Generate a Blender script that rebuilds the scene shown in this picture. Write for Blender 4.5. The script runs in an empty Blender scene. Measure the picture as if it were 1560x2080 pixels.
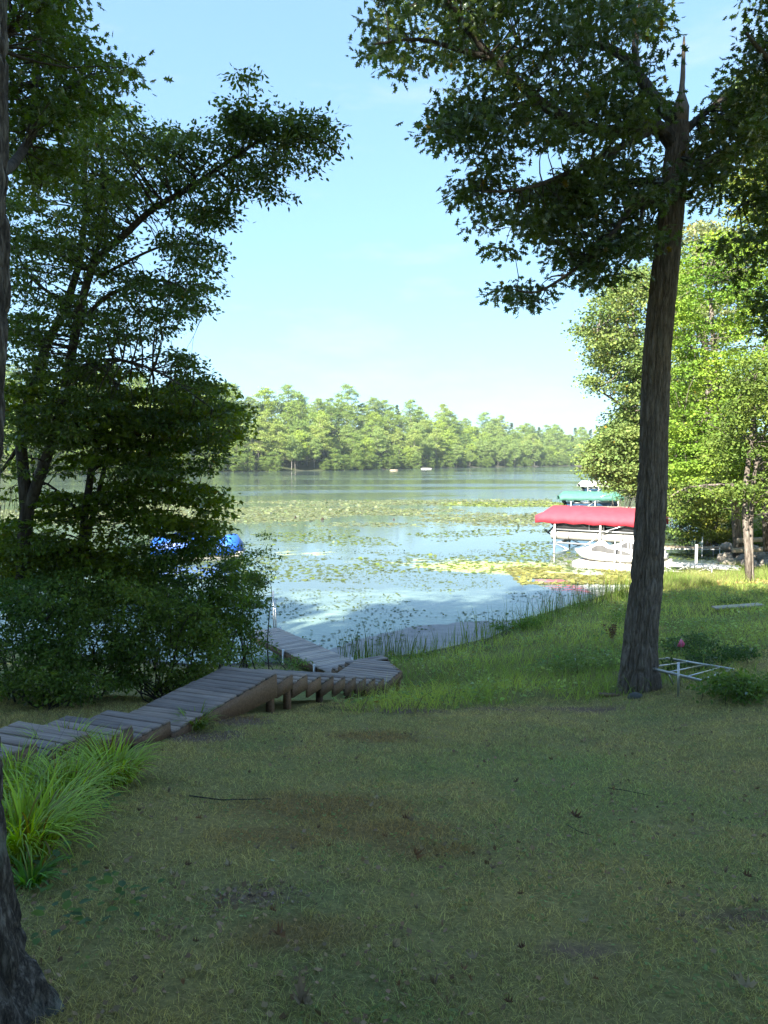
import bpy, math, random
import numpy as np
from mathutils import Vector, Matrix
random.seed(7); rng = np.random.default_rng(7)
PI = math.pi
scene = bpy.context.scene
col = scene.collection

# ------------------------------------------------------------------ camera, sky, sun, exposure
EYE = 5.4; FPX = 1480.0; PITCH = math.radians(4.06)
cam_d = bpy.data.cameras.new('camera'); cam = bpy.data.objects.new('camera', cam_d); col.objects.link(cam)
cam.location = (0, 0, EYE); cam.rotation_euler = (PI/2 - PITCH, 0, 0)
cam_d.sensor_fit = 'VERTICAL'; cam_d.sensor_height = 36; cam_d.lens = FPX/2080*36
cam_d.clip_start = 0.05; cam_d.clip_end = 6000
scene.camera = cam
SUN_EL = math.radians(36); SUN_AZ = (-0.50, -0.866)      # where the sun stands, seen from the scene
world = bpy.data.worlds.new('World'); scene.world = world; world.use_nodes = True
wn = world.node_tree; wn.nodes.clear()
wo = wn.nodes.new('ShaderNodeOutputWorld'); bg = wn.nodes.new('ShaderNodeBackground')
sky = wn.nodes.new('ShaderNodeTexSky'); sky.sky_type = 'NISHITA'; sky.sun_disc = False
sky.sun_elevation = SUN_EL; sky.sun_rotation = math.atan2(SUN_AZ[0], SUN_AZ[1])
sky.air_density = 1.0; sky.dust_density = 0.3; sky.ozone_density = 1.0; sky.altitude = 200
bg.inputs['Strength'].default_value = 0.067
# thin cirrus, faint, tied to the direction in the sky
tc = wn.nodes.new('ShaderNodeTexCoord'); mp = wn.nodes.new('ShaderNodeMapping')
mp.inputs['Scale'].default_value = (2.2, 2.2, 9.0); mp.inputs['Rotation'].default_value = (0.15, 0.25, 0.3)
nz = wn.nodes.new('ShaderNodeTexNoise'); nz.inputs['Scale'].default_value = 1.6; nz.inputs['Detail'].default_value = 7; nz.inputs['Roughness'].default_value = 0.62
rp = wn.nodes.new('ShaderNodeMapRange'); rp.inputs['From Min'].default_value = 0.55; rp.inputs['From Max'].default_value = 0.85; rp.inputs['To Max'].default_value = 0.5
mx = wn.nodes.new('ShaderNodeMix'); mx.data_type = 'RGBA'
mx.inputs[7].default_value = (2.2, 2.3, 2.35, 1)
wn.links.new(tc.outputs['Generated'], mp.inputs['Vector']); wn.links.new(mp.outputs[0], nz.inputs['Vector'])
wn.links.new(nz.outputs['Fac'], rp.inputs['Value']); wn.links.new(rp.outputs[0], mx.inputs[0])
ss = wn.nodes.new('ShaderNodeSeparateColor'); sc_ = wn.nodes.new('ShaderNodeCombineColor'); wn.links.new(sky.outputs[0], ss.inputs[0])
for ch, (k_, g_) in enumerate(((0.78, 0.44), (1.14, 0.44), (1.70, 0.35))):      # softer sky contrast, per channel
    p_ = wn.nodes.new('ShaderNodeMath'); p_.operation = 'POWER'; p_.inputs[1].default_value = g_; wn.links.new(ss.outputs[ch], p_.inputs[0])
    q_ = wn.nodes.new('ShaderNodeMath'); q_.operation = 'MULTIPLY'; q_.inputs[1].default_value = k_; wn.links.new(p_.outputs[0], q_.inputs[0]); wn.links.new(q_.outputs[0], sc_.inputs[ch])
wn.links.new(sc_.outputs[0], mx.inputs[6])
wn.links.new(mx.outputs[2], bg.inputs['Color']); wn.links.new(bg.outputs[0], wo.inputs['Surface'])
sun_d = bpy.data.lights.new('sun', 'SUN'); sun_d.energy = 3.8; sun_d.angle = math.radians(0.5); sun_d.color = (1, 0.93, 0.80)
sun = bpy.data.objects.new('sun', sun_d); col.objects.link(sun)
sdir = Vector((SUN_AZ[0]*math.cos(SUN_EL), SUN_AZ[1]*math.cos(SUN_EL), math.sin(SUN_EL)))
sun.rotation_euler = sdir.to_track_quat('Z', 'Y').to_euler(); sun.location = (-30, -50, 60)
scene.view_settings.view_transform = 'Standard'; scene.view_settings.look = 'None'
scene.view_settings.gamma = 1; scene.view_settings.use_curve_mapping = False
scene.view_settings.exposure = 2.95
scene.render.engine = 'CYCLES'
HAZE = 0.00016
cy = scene.cycles; cy.max_bounces = 6; cy.diffuse_bounces = 3; cy.glossy_bounces = 2; cy.transmission_bounces = 3; cy.transparent_max_bounces = 4
cy.use_denoising = True; cy.caustics_reflective = False; cy.caustics_refractive = False

# ------------------------------------------------------------------ numbers from pixels of the photograph (1560x2080)
cp, sp = math.cos(PITCH), math.sin(PITCH)
def ray(px, py):
    u = (px-780)/FPX; v = -(py-1040)/FPX
    return np.array([u, cp+v*sp, -sp+v*cp])
def at(px, py, D):
    r = ray(px, py); r = r*(D/r[1]); return np.array([r[0], r[1], r[2]+EYE])
def atv(px, py, D):
    px = np.asarray(px, float); py = np.asarray(py, float)
    u = (px-780)/FPX; v = -(py-1040)/FPX
    k = D/(cp+v*sp); return np.stack([u*k, (cp+v*sp)*k, (-sp+v*cp)*k+EYE], -1)
def atz(px, py, z):
    r = ray(px, py); k = (z-EYE)/r[2]; return np.array([r[0]*k, r[1]*k, z])

# ------------------------------------------------------------------ value noise
_T = rng.random((64, 64, 64)).astype(np.float32)
def vn(x, y, z=0.0):
    x, y, z = np.broadcast_arrays(np.asarray(x, float), np.asarray(y, float), np.asarray(z, float))
    xi, yi, zi = np.floor(x).astype(int), np.floor(y).astype(int), np.floor(z).astype(int)
    fx, fy, fz = x-xi, y-yi, z-zi
    fx, fy, fz = [f*f*(3-2*f) for f in (fx, fy, fz)]
    r = 0
    for a in (0, 1):
        for b in (0, 1):
            for c in (0, 1):
                w = (fx if a else 1-fx)*(fy if b else 1-fy)*(fz if c else 1-fz)
                r = r + w*_T[(xi+a) & 63, (yi+b) & 63, (zi+c) & 63]
    return r
def fbm(x, y, z=0.0, o=4):
    r = 0; a = 0.5; t = 0
    for i in range(o):
        r = r + a*vn(x*2**i+i*7.3, y*2**i+i*3.1, np.asarray(z)*2**i); t += a; a *= 0.5
    return r/t

# ------------------------------------------------------------------ mesh helpers
def tag(o, label=None, cat=None, group=None, kind=None):
    if label: o['label'] = label
    if cat: o['category'] = cat
    if group: o['group'] = group
    if kind: o['kind'] = kind
    return o
def empty(name, loc, rz=0.0):
    o = bpy.data.objects.new(name, None); col.objects.link(o); o.location = tuple(loc); o.rotation_euler = (0, 0, rz)
    o.empty_display_size = 0.2
    return o
def mesh_np(name, V, F, mat, parent=None, tint=None, origin=None, smooth=False):
    """V (n,3); F array (m,k) or list of such arrays; tint (n,3) or (n,4)"""
    V = np.asarray(V, np.float32)
    if origin is not None: V = V-np.asarray(origin, np.float32)
    Fs = F if isinstance(F, list) else [F]
    Fs = [np.asarray(f, np.int32) for f in Fs if len(f)]
    me = bpy.data.meshes.new(name)
    me.vertices.add(len(V)); me.vertices.foreach_set('co', V.ravel())
    nl = sum(f.size for f in Fs); npoly = sum(len(f) for f in Fs)
    me.loops.add(nl); me.polygons.add(npoly)
    me.loops.foreach_set('vertex_index', np.concatenate([f.ravel() for f in Fs]))
    tot = np.concatenate([np.full(len(f), f.shape[1], np.int32) for f in Fs])
    st = np.concatenate([[0], np.cumsum(tot)[:-1]]).astype(np.int32)
    me.polygons.foreach_set('loop_start', st); me.polygons.foreach_set('loop_total', tot)
    if smooth: me.polygons.foreach_set('use_smooth', np.ones(npoly, bool))
    me.update(calc_edges=True)
    if tint is not None:
        t = np.asarray(tint, np.float32)
        if t.shape[1] == 3: t = np.concatenate([t, np.ones((len(t), 1), np.float32)], 1)
        ca = me.color_attributes.new('tint', 'FLOAT_COLOR', 'POINT'); ca.data.foreach_set('color', t.ravel())
    if mat: me.materials.append(mat)
    o = bpy.data.objects.new(name, me); col.objects.link(o)
    if parent: o.parent = parent
    return o
class MB:
    def __init__(s): s.V = []; s.F = {}; s.n = 0
    def add(s, V, F):
        V = np.asarray(V, float); s.V.append(V)
        for f in F: s.F.setdefault(len(f), []).append([i+s.n for i in f])
        s.n += len(V)
    def box(s, c, sz, R=None, taper=1.0, bev=0.0):
        hx, hy, hz = sz[0]/2, sz[1]/2, sz[2]/2
        if bev <= 0:
            P = [(-hx, -hy, -hz), (hx, -hy, -hz), (hx, hy, -hz), (-hx, hy, -hz), (-hx*taper, -hy*taper, hz), (hx*taper, -hy*taper, hz), (hx*taper, hy*taper, hz), (-hx*taper, hy*taper, hz)]
            F = [(0, 3, 2, 1), (4, 5, 6, 7), (0, 1, 5, 4), (1, 2, 6, 5), (2, 3, 7, 6), (3, 0, 4, 7)]
        else:
            b = bev; P = []
            for z, i in ((-hz, 0), (hz-b, 0), (hz, b)):
                P += [(-hx+i, -hy+i, z), (hx-i, -hy+i, z), (hx-i, hy-i, z), (-hx+i, hy-i, z)]
            F = [(3, 2, 1, 0), (8, 9, 10, 11)]
            for k in (0, 4):
                for j in range(4): F.append((k+j, k+(j+1) % 4, k+4+(j+1) % 4, k+4+j))
        P = np.array(P)
        if R is not None: P = P @ np.array(R).T
        s.add(P+np.array(c), F)
    def beam(s, a, b, w, h=None):
        a = np.array(a, float); b = np.array(b, float); d = b-a; L = np.linalg.norm(d); d = d/L
        up = np.array([0, 0, 1.]) if abs(d[2]) < .95 else np.array([0, 1., 0])
        y = np.cross(up, d); y /= np.linalg.norm(y); z = np.cross(d, y)
        s.box((a+b)/2, (L, w, h or w), np.stack([d, y, z], 1))
    def tube(s, P, R, n=8, cap=True, disp=None):
        P = np.asarray(P, float); m = len(P); R = np.broadcast_to(np.asarray(R, float), (m,))
        T = np.gradient(P, axis=0); T /= np.linalg.norm(T, axis=1)[:, None]+1e-9
        u = np.array([1., 0, 0]) if abs(T[0][0]) < .8 else np.array([0, 1., 0])
        V = []; a = np.arange(n)*2*PI/n
        for i in range(m):
            u = u-T[i]*(u@T[i]); u /= np.linalg.norm(u)+1e-9; w = np.cross(T[i], u)
            r = R[i] if disp is None else R[i]*(1+disp(a, i))
            r = np.broadcast_to(r, (n,))
            V.append(P[i]+(np.cos(a)*r)[:, None]*u+(np.sin(a)*r)[:, None]*w)
        F = []
        for i in range(m-1):
            for j in range(n):
                k = (j+1) % n; F.append((i*n+j, i*n+k, (i+1)*n+k, (i+1)*n+j))
        V = np.concatenate(V)
        if cap:
            F.append(tuple(range(n-1, -1, -1))); F.append(tuple((m-1)*n+j for j in range(n)))
        s.add(V, F)
    def loft(s, rings, cap=True, closed=True):
        m = len(rings); n = len(rings[0]); V = np.concatenate([np.asarray(r, float) for r in rings]); F = []
        for i in range(m-1):
            for j in range(n if closed else n-1):
                k = (j+1) % n; F.append((i*n+j, i*n+k, (i+1)*n+k, (i+1)*n+j))
        if cap: F.append(tuple(range(n-1, -1, -1))); F.append(tuple((m-1)*n+j for j in range(n)))
        s.add(V, F)
    def build(s, name, mat, parent=None, origin=None, smooth=False):
        V = np.concatenate(s.V); return mesh_np(name, V, [np.array(f) for f in s.F.values()], mat, parent, origin=origin, smooth=smooth)

# ------------------------------------------------------------------ materials
def newmat(name):
    m = bpy.data.materials.new(name); m.use_nodes = True; nt = m.node_tree
    b = nt.nodes.get('Principled BSDF'); return m, nt, b
def N(nt, t, **k):
    n = nt.nodes.new(t)
    for a, v in k.items():
        if a.startswith('_'): n.inputs[a[1:].replace('_', ' ')].default_value = v
        else: setattr(n, a, v)
    return n
def coords(nt, scale=(1, 1, 1), kind='Object'):
    t = N(nt, 'ShaderNodeTexCoord'); m = N(nt, 'ShaderNodeMapping'); m.inputs['Scale'].default_value = scale
    nt.links.new(t.outputs[kind], m.inputs['Vector']); return m.outputs[0]
def noise(nt, vec, scale, detail=5, rough=.6):
    n = N(nt, 'ShaderNodeTexNoise', _Scale=scale, _Detail=detail, _Roughness=rough); nt.links.new(vec, n.inputs['Vector']); return n.outputs['Fac']
def ramp(nt, fac, stops):
    r = N(nt, 'ShaderNodeValToRGB'); e = r.color_ramp.elements
    while len(e) < len(stops): e.new(0.5)
    for i, (p, c) in enumerate(stops): e[i].position = p; e[i].color = (*c, 1)
    nt.links.new(fac, r.inputs[0]); return r.outputs[0]
def bump(nt, b, h, s=.5, d=.02):
    n = N(nt, 'ShaderNodeBump', _Strength=s, _Distance=d); nt.links.new(h, n.inputs['Height']); nt.links.new(n.outputs[0], b.inputs['Normal']); return n
def mul(nt, a, b):
    m = N(nt, 'ShaderNodeMix', data_type='RGBA', blend_type='MULTIPLY'); m.inputs[0].default_value = 1
    nt.links.new(a, m.inputs[6]); nt.links.new(b, m.inputs[7]); return m.outputs[2]
def noisy(name, c1, c2, scale=6, rough=.7, metal=0, bs=.25, stretch=(1, 1, 1), spec=.5):
    m, nt, b = newmat(name); v = coords(nt, stretch); f = noise(nt, v, scale)
    nt.links.new(ramp(nt, f, [(.3, c1), (.7, c2)]), b.inputs['Base Color'])
    b.inputs['Roughness'].default_value = rough; b.inputs['Metallic'].default_value = metal
    b.inputs['Specular IOR Level'].default_value = spec
    if bs: bump(nt, b, noise(nt, v, scale*4), bs, .01)
    return m
def leafmat(name, transl=.35, gloss=.12, rough=.45):
    m, nt, b = newmat(name); nt.nodes.remove(b)
    at_ = N(nt, 'ShaderNodeAttribute', attribute_name='tint')
    d = N(nt, 'ShaderNodeBsdfDiffuse'); t = N(nt, 'ShaderNodeBsdfTranslucent'); g = N(nt, 'ShaderNodeBsdfGlossy', _Roughness=rough)
    g.inputs['Color'].default_value = (.8, .85, .9, 1)
    hs = N(nt, 'ShaderNodeHueSaturation', _Hue=.485, _Saturation=1.15, _Value=1.25)
    nt.links.new(at_.outputs['Color'], d.inputs[0]); nt.links.new(at_.outputs['Color'], hs.inputs['Color']); nt.links.new(hs.outputs[0], t.inputs[0])
    a = N(nt, 'ShaderNodeMixShader'); a.inputs[0].default_value = transl; nt.links.new(d.outputs[0], a.inputs[1]); nt.links.new(t.outputs[0], a.inputs[2])
    f = N(nt, 'ShaderNodeFresnel', _IOR=1.4); mm = N(nt, 'ShaderNodeMath', operation='MULTIPLY'); mm.inputs[1].default_value = gloss*2.5
    nt.links.new(f.outputs[0], mm.inputs[0])
    c = N(nt, 'ShaderNodeMixShader'); nt.links.new(mm.outputs[0], c.inputs[0]); nt.links.new(a.outputs[0], c.inputs[1]); nt.links.new(g.outputs[0], c.inputs[2])
    nt.links.new(c.outputs[0], nt.nodes['Material Output'].inputs[0]); return m
M = {}
M['leaf'] = leafmat('leaf', .55, .07); M['grass'] = leafmat('grass_blade', .45, .02, .5); M['farleaf'] = leafmat('far_leaf', .3, .02, .6)
def barkmat(name, c1, c2, c3, vs=(14, 14, 2.6), d=.03, lichen=(.16, .17, .14), la=.3):
    m, nt, b = newmat(name); v = coords(nt, vs)
    n1 = noise(nt, v, .55, 3, .5); n2 = noise(nt, v, 2.6, 8, .72)
    sb = N(nt, 'ShaderNodeMath', operation='SUBTRACT'); sb.inputs[1].default_value = .5; nt.links.new(n1, sb.inputs[0]); ab = N(nt, 'ShaderNodeMath', operation='ABSOLUTE'); nt.links.new(sb.outputs[0], ab.inputs[0])
    m4 = N(nt, 'ShaderNodeMath', operation='MULTIPLY'); m4.inputs[1].default_value = 5; m4.use_clamp = True; nt.links.new(ab.outputs[0], m4.inputs[0])
    mm = N(nt, 'ShaderNodeMath', operation='MULTIPLY_ADD'); mm.inputs[1].default_value = .42; nt.links.new(m4.outputs[0], mm.inputs[0]); nt.links.new(n2, mm.inputs[2])
    c = ramp(nt, mm.outputs[0], [(.38, c1), (.62, c2), (.95, c3)])
    v2 = coords(nt, (1, 1, .7)); l = noise(nt, v2, 4, 8, .65)
    mr = N(nt, 'ShaderNodeMapRange'); mr.inputs['From Min'].default_value = .55; mr.inputs['From Max'].default_value = .7; mr.inputs['To Max'].default_value = la
    nt.links.new(l, mr.inputs['Value']); mi = N(nt, 'ShaderNodeMix', data_type='RGBA'); nt.links.new(mr.outputs[0], mi.inputs[0]); nt.links.new(c, mi.inputs[6]); mi.inputs[7].default_value = (*lichen, 1)
    nt.links.new(mi.outputs[2], b.inputs['Base Color']); b.inputs['Roughness'].default_value = .9; b.inputs['Specular IOR Level'].default_value = .2
    bump(nt, b, mm.outputs[0], .8, d); return m
M['oak_bark'] = barkmat('oak_bark', (.075, .062, .050), (.150, .125, .105), (.24, .205, .175), vs=(30, 30, 5), d=.015)
M['dark_bark'] = barkmat('dark_bark', (.02, .017, .014), (.055, .047, .04), (.10, .09, .08))
M['near_bark'] = barkmat('near_bark', (.012, .011, .010), (.06, .052, .044), (.17, .155, .135), vs=(60, 60, 12), d=.008, lichen=(.20, .23, .19), la=.6)
M['pale_bark'] = barkmat('pale_bark', (.10, .09, .08), (.26, .24, .21), (.40, .37, .33), vs=(3, 3, 8))
M['grey_bark'] = barkmat('grey_bark', (.05, .042, .035), (.12, .10, .085), (.20, .18, .155), vs=(14, 14, 3))
def woodmat(name, cs, grain=(2, 38, 38)):
    m, nt, b = newmat(name); v = coords(nt, grain)
    oi = N(nt, 'ShaderNodeObjectInfo'); ad = N(nt, 'ShaderNodeVectorMath', operation='ADD'); sc = N(nt, 'ShaderNodeVectorMath', operation='SCALE'); sc.inputs[3].default_value = 40
    cb = N(nt, 'ShaderNodeCombineXYZ')
    for k in range(3): nt.links.new(oi.outputs['Random'], cb.inputs[k])
    nt.links.new(cb.outputs[0], sc.inputs[0]); nt.links.new(v, ad.inputs[0]); nt.links.new(sc.outputs[0], ad.inputs[1])
    f = noise(nt, ad.outputs[0], 1.0, 8, .68)
    c = ramp(nt, f, [(.25, cs[0]), (.5, cs[1]), (.78, cs[2])])
    r = ramp(nt, oi.outputs['Random'], [(0, (.72, .72, .74)), (.5, (1, 1, 1)), (1, (1.25, 1.2, 1.12))])
    nt.links.new(mul(nt, c, r), b.inputs['Base Color']); b.inputs['Roughness'].default_value = .75; b.inputs['Specular IOR Level'].default_value = .35
    bump(nt, b, f, .45, .006); return m
M['plank'] = woodmat('weathered_plank', [(.11, .085, .07), (.24, .20, .18), (.38, .33, .30)])
M['dockplank'] = woodmat('dock_plank', [(.16, .14, .12), (.33, .29, .26), (.50, .45, .42)])
M['stringer'] = woodmat('stringer_board', [(.07, .042, .026), (.17, .105, .065), (.27, .18, .12)])
M['splinter'] = noisy('splintered_wood', (.12, .09, .065), (.30, .24, .18), 12, .8, stretch=(8, 8, 1))
M['alu'] = noisy('aluminium', (.42, .43, .44), (.58, .59, .60), 5, .38, .75, .05)
M['white_metal'] = noisy('white_metal', (.42, .43, .42), (.56, .56, .55), 4, .45, 0, .05)
M['tube_alu'] = noisy('pontoon_aluminium', (.34, .32, .28), (.52, .50, .46), 3, .42, .35, .08)
M['red_fabric'] = noisy('red_canvas', (.34, .022, .040), (.44, .032, .052), 2.5, .8, 0, .3)
M['green_fabric'] = noisy('green_canvas', (.035, .12, .09), (.055, .17, .13), 2.5, .8, 0, .3)
M['white_fabric'] = noisy('white_canvas', (.42, .42, .41), (.55, .55, .54), 2.5, .8, 0, .25)
M['grey_fabric'] = noisy('grey_canvas', (.035, .035, .038), (.065, .065, .065), 3, .8, 0, .25)
M['blue_tarp'] = noisy('blue_tarp', (.015, .08, .42), (.03, .14, .62), 3, .42, 0, .6)
M['light_blue'] = noisy('light_blue_canvas', (.10, .38, .72), (.2, .5, .8), 3, .7, 0, .3)
M['black'] = noisy('black_plastic', (.012, .012, .013), (.03, .03, .032), 5, .35, 0, .05)
M['charcoal'] = noisy('charcoal_panel', (.03, .03, .032), (.06, .06, .062), 4, .4, 0, .05)
M['navy'] = noisy('navy_gelcoat', (.02, .05, .10), (.03, .07, .13), 2, .25, 0, .02)
M['float'] = noisy('float_plastic', (.36, .34, .29), (.48, .46, .41), 4, .6, 0, .1)
M['stone'] = noisy('shore_stone', (.13, .11, .09), (.30, .27, .23), 3, .85, 0, .7)
M['rock'] = noisy('lawn_rock', (.05, .055, .05), (.13, .13, .12), 6, .9, 0, .8)
M['pink'] = noisy('pink_plastic', (.80, .13, .28), (.88, .19, .34), 4, .5, 0, .1)
M['timber'] = noisy('old_timber', (.16, .12, .08), (.38, .31, .23), 5, .85, 0, .5, (1, 6, 6))
M['stump'] = noisy('rotten_wood', (.012, .010, .008), (.05, .038, .028), 8, .95, 0, 1, (3, 3, 1))
M['dryleaf'] = leafmat('dry_leaf', .15, .04)
M['red_plastic'] = noisy('red_paint', (.45, .03, .02), (.55, .05, .03), 4, .4, 0, .03)

# ------------------------------------------------------------------ terrain
SX = np.array([-1000, -320, -160, -60, -30, -10, -5, -1, 1.0, 3.2, 5.5, 9.2, 12.7, 16.5, 20, 24, 27, 31, 38, 50, 120, 200, 1000.])
SY = np.array([170, 150, 60, 30, 24, 20.5, 19.0, 19.4, 20.1, 21.9, 25.3, 29.3, 33.6, 35.5, 42, 53, 66, 86, 114, 155, 430, 735, 1500.])
def shore(x): return np.interp(x, SX, SY)
FX = np.array([-1000, -320, -200, -140, -77, -21, 43, 110, 196, 300, 1000.]); FY = np.array([160, 158, 215, 266, 345, 400, 520, 610, 735, 760, 800.])
def farshore(x): return np.interp(x, FX, FY)
GL = ([0, .1, .25, .41, .525, .63, .737, .87, 1, 1.06, 1.3, 9], [3.8, 3.42, 2.88, 2.3, 1.92, 1.45, .78, .30, 0, -.12, -.6, -1.5])
GR = ([0, .1, .25, .4, .48, .55, .7, .8, .9, 1, 1.06, 1.3, 9], [3.8, 3.35, 2.65, 2.0, 1.65, 1.35, .80, .5, .22, 0, -.12, -.6, -1.5])
def ground(x, y):
    x = np.asarray(x, float); y = np.asarray(y, float)
    S = shore(x); u = np.maximum(y, 0)/S
    b = np.clip((x+1)/5, 0, 1); b = b*b*(3-2*b)
    h = np.interp(u, *GL)*(1-b)+np.interp(u, *GR)*b
    h = h + np.clip(-y, 0, 60)*.10
    h = h + np.where(x > 22, np.clip((S-y)/60, 0, 1)*np.clip((x-22)/30, 0, 1)*6, 0)
    land = np.clip((S*1.0-y)/2.0, 0, 1)
    near = (np.abs(y) < 60) & (np.abs(x) < 60)
    h = h + np.where(near, land*((fbm(x*.55+9, y*.55, 1.5, 3)-.5)*.16+(fbm(x*3, y*3, 4.5, 3)-.5)*.035), 0)
    sx_ = (x+1.53)*.342+(y-10.4)*.94; tx_ = -(x+1.53)*.94+(y-10.4)*.342
    h = h-(.13+.20*np.clip((sx_-1)/3.5, 0, 1))*np.clip((sx_+1.2)/1.2, 0, 1)*np.clip((8.0-sx_)/1.6, 0, 1)*np.clip(1-(np.abs(tx_-.35)-1.1)/2.0, 0, 1)
    F = farshore(x)
    t = np.clip((y-F)/85, 0, 1); hill = t*t*(3-2*t)
    far = (y > F-8)
    top = np.interp(x, [-140, -21, 100, 200], [25, 23, 16, 12])+6*vn(x/90+3, y/200, .5)
    hf = -1.2+np.clip((y-F+8)/8, 0, 1)*1.6+hill*top
    return np.where(far, np.maximum(h, hf), h)
def grow(a, b, fine, lim, k=1.13):
    c = [0.0]; s = fine
    while c[-1] < max(abs(a), abs(b)):
        if c[-1] > lim: s *= k
        c.append(c[-1]+s)
    c = np.array(c); n = -c[1:][::-1]
    v = np.concatenate([n, c]); return v[(v >= a) & (v <= b)]
gx = grow(-2200, 2200, .16, 14, 1.09); gy = grow(-300, 2600, .16, 32, 1.06)
X, Y = np.meshgrid(gx, gy); Z = ground(X, Y)
# bare patches, in world metres
def patch(x, y, P, soft=.35, jitter=.5):
    cx, cy, rx, ry = P
    d = np.hypot((x-cx)/rx, (y-cy)/ry)+(fbm(x*2.1+5, y*2.1, 2.5, 3)-.5)*jitter*2
    return np.clip((1-d)/soft, 0, 1)
def gpt(px, py):
    r = ray(px, py); k = np.linspace(.8, 200, 20000)**1.0
    p = r[None]*k[:, None]+np.array([0, 0, EYE]); h = ground(p[:, 0], p[:, 1])
    i = np.argmax(p[:, 2] < h); 
    return np.array([p[i, 0], p[i, 1], h[i]])
def pp(px, py, rx, ry=None):
    g = gpt(px, py); return (g[0], g[1], rx, ry or rx)
DEAD = [pp(640, 1640, .85, .45), pp(780, 1690, .8, .35), pp(560, 1700, .55, .3), pp(600, 1900, .45, .25), pp(770, 1500, .6, .35), pp(860, 1730, .5, .2), pp(480, 1460, .6, .4)]
DIRT = [pp(830, 1443, .62, .42), pp(520, 1820, .30, .17), pp(1170, 1440, .9, .35), pp(400, 1500, .55, .35), pp(490, 1465, .45, .3), pp(1180, 1930, .3, .1), pp(1500, 1860, .3, .12), pp(1000, 1440, 1.0, .2)]
LITTER = [(14.6, 31.0, 3.0, 1.6), (17.5, 31.0, 3.5, 2.2)]
def lawncol(x, y):
    """surface colour of the ground cover: green to straw to brown"""
    a = fbm(x*.8, y*.8, .3, 4); b = fbm(x*2.7+4, y*2.7, .8, 3)
    c = (np.array([.43, .405, .155]) + (a-.5)[..., None]*np.array([.20, .10, .04])*1.5 + (b-.5)[..., None]*np.array([.13, .07, .02])*1.6)
    g = np.clip((fbm(x*.6+20, y*.6, .9, 3)-.5)*4, 0, 1)[..., None]
    c = c*(1-g)+np.array([.30, .38, .13])*g
    d = np.zeros(np.shape(x))
    for P in DEAD: d = np.maximum(d, patch(x, y, P, .5)*.62)
    c = c*(1-d[..., None])+np.array([.34, .20, .08])*d[..., None]
    return np.clip(c, .01, 1)
def bare(x, y):
    d = np.zeros(np.shape(x))
    for P in DIRT: d = np.maximum(d, patch(x, y, P, .5))
    return d
S_ = shore(X); u_ = Y/S_
gc = lawncol(X, Y)*np.array([.56, .54, .50]) + np.array([.022, .017, .009])
bk = (u_ > .52) & (Y < S_) & (X > -1)
gc = np.where(bk[..., None], np.array([.17, .17, .05])*(.7+.6*vn(X, Y, .5))[..., None], gc)
bd = bare(X, Y)[..., None]; gc = gc*(1-bd)+np.array([.19, .13, .085])*bd*(0.7+.6*vn(X*8, Y*8, .2))[..., None]
lt = np.zeros(X.shape)
for P in LITTER: lt = np.maximum(lt, patch(X, Y, P, .6))
gc = gc*(1-lt[..., None])+np.array([.22, .15, .09])*lt[..., None]
mud = np.clip((u_-.955)/.03, 0, 1)[..., None]; gc = gc*(1-mud)+np.array([.06, .052, .048])*mud
farl = (Y > farshore(X)-8)[..., None]; gc = np.where(farl, np.array([.04, .05, .02]), gc)
ny, nx = X.shape; idx = np.arange(nx*ny).reshape(ny, nx)
Fq = np.stack([idx[:-1, :-1], idx[:-1, 1:], idx[1:, 1:], idx[1:, :-1]], -1).reshape(-1, 4)
m, nt, b = newmat('soil_and_thatch'); M['ground'] = m
a_ = N(nt, 'ShaderNodeAttribute', attribute_name='tint'); v = coords(nt)
r_ = ramp(nt, noise(nt, v, 28, 8, .75), [(.3, (.45, .45, .45)), (.55, (1, 1, 1)), (.8, (1.9, 1.75, 1.5))])
nt.links.new(mul(nt, a_.outputs['Color'], r_), b.inputs['Base Color']); b.inputs['Roughness'].default_value = .95; b.inputs['Specular IOR Level'].default_value = .15
bump(nt, b, noise(nt, v, 45, 6, .7), .9, .03)
g_o = mesh_np('ground', np.stack([X, Y, Z], -1).reshape(-1, 3), Fq, M['ground'], tint=gc.reshape(-1, 3), smooth=True); tag(g_o, kind='structure')

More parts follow.
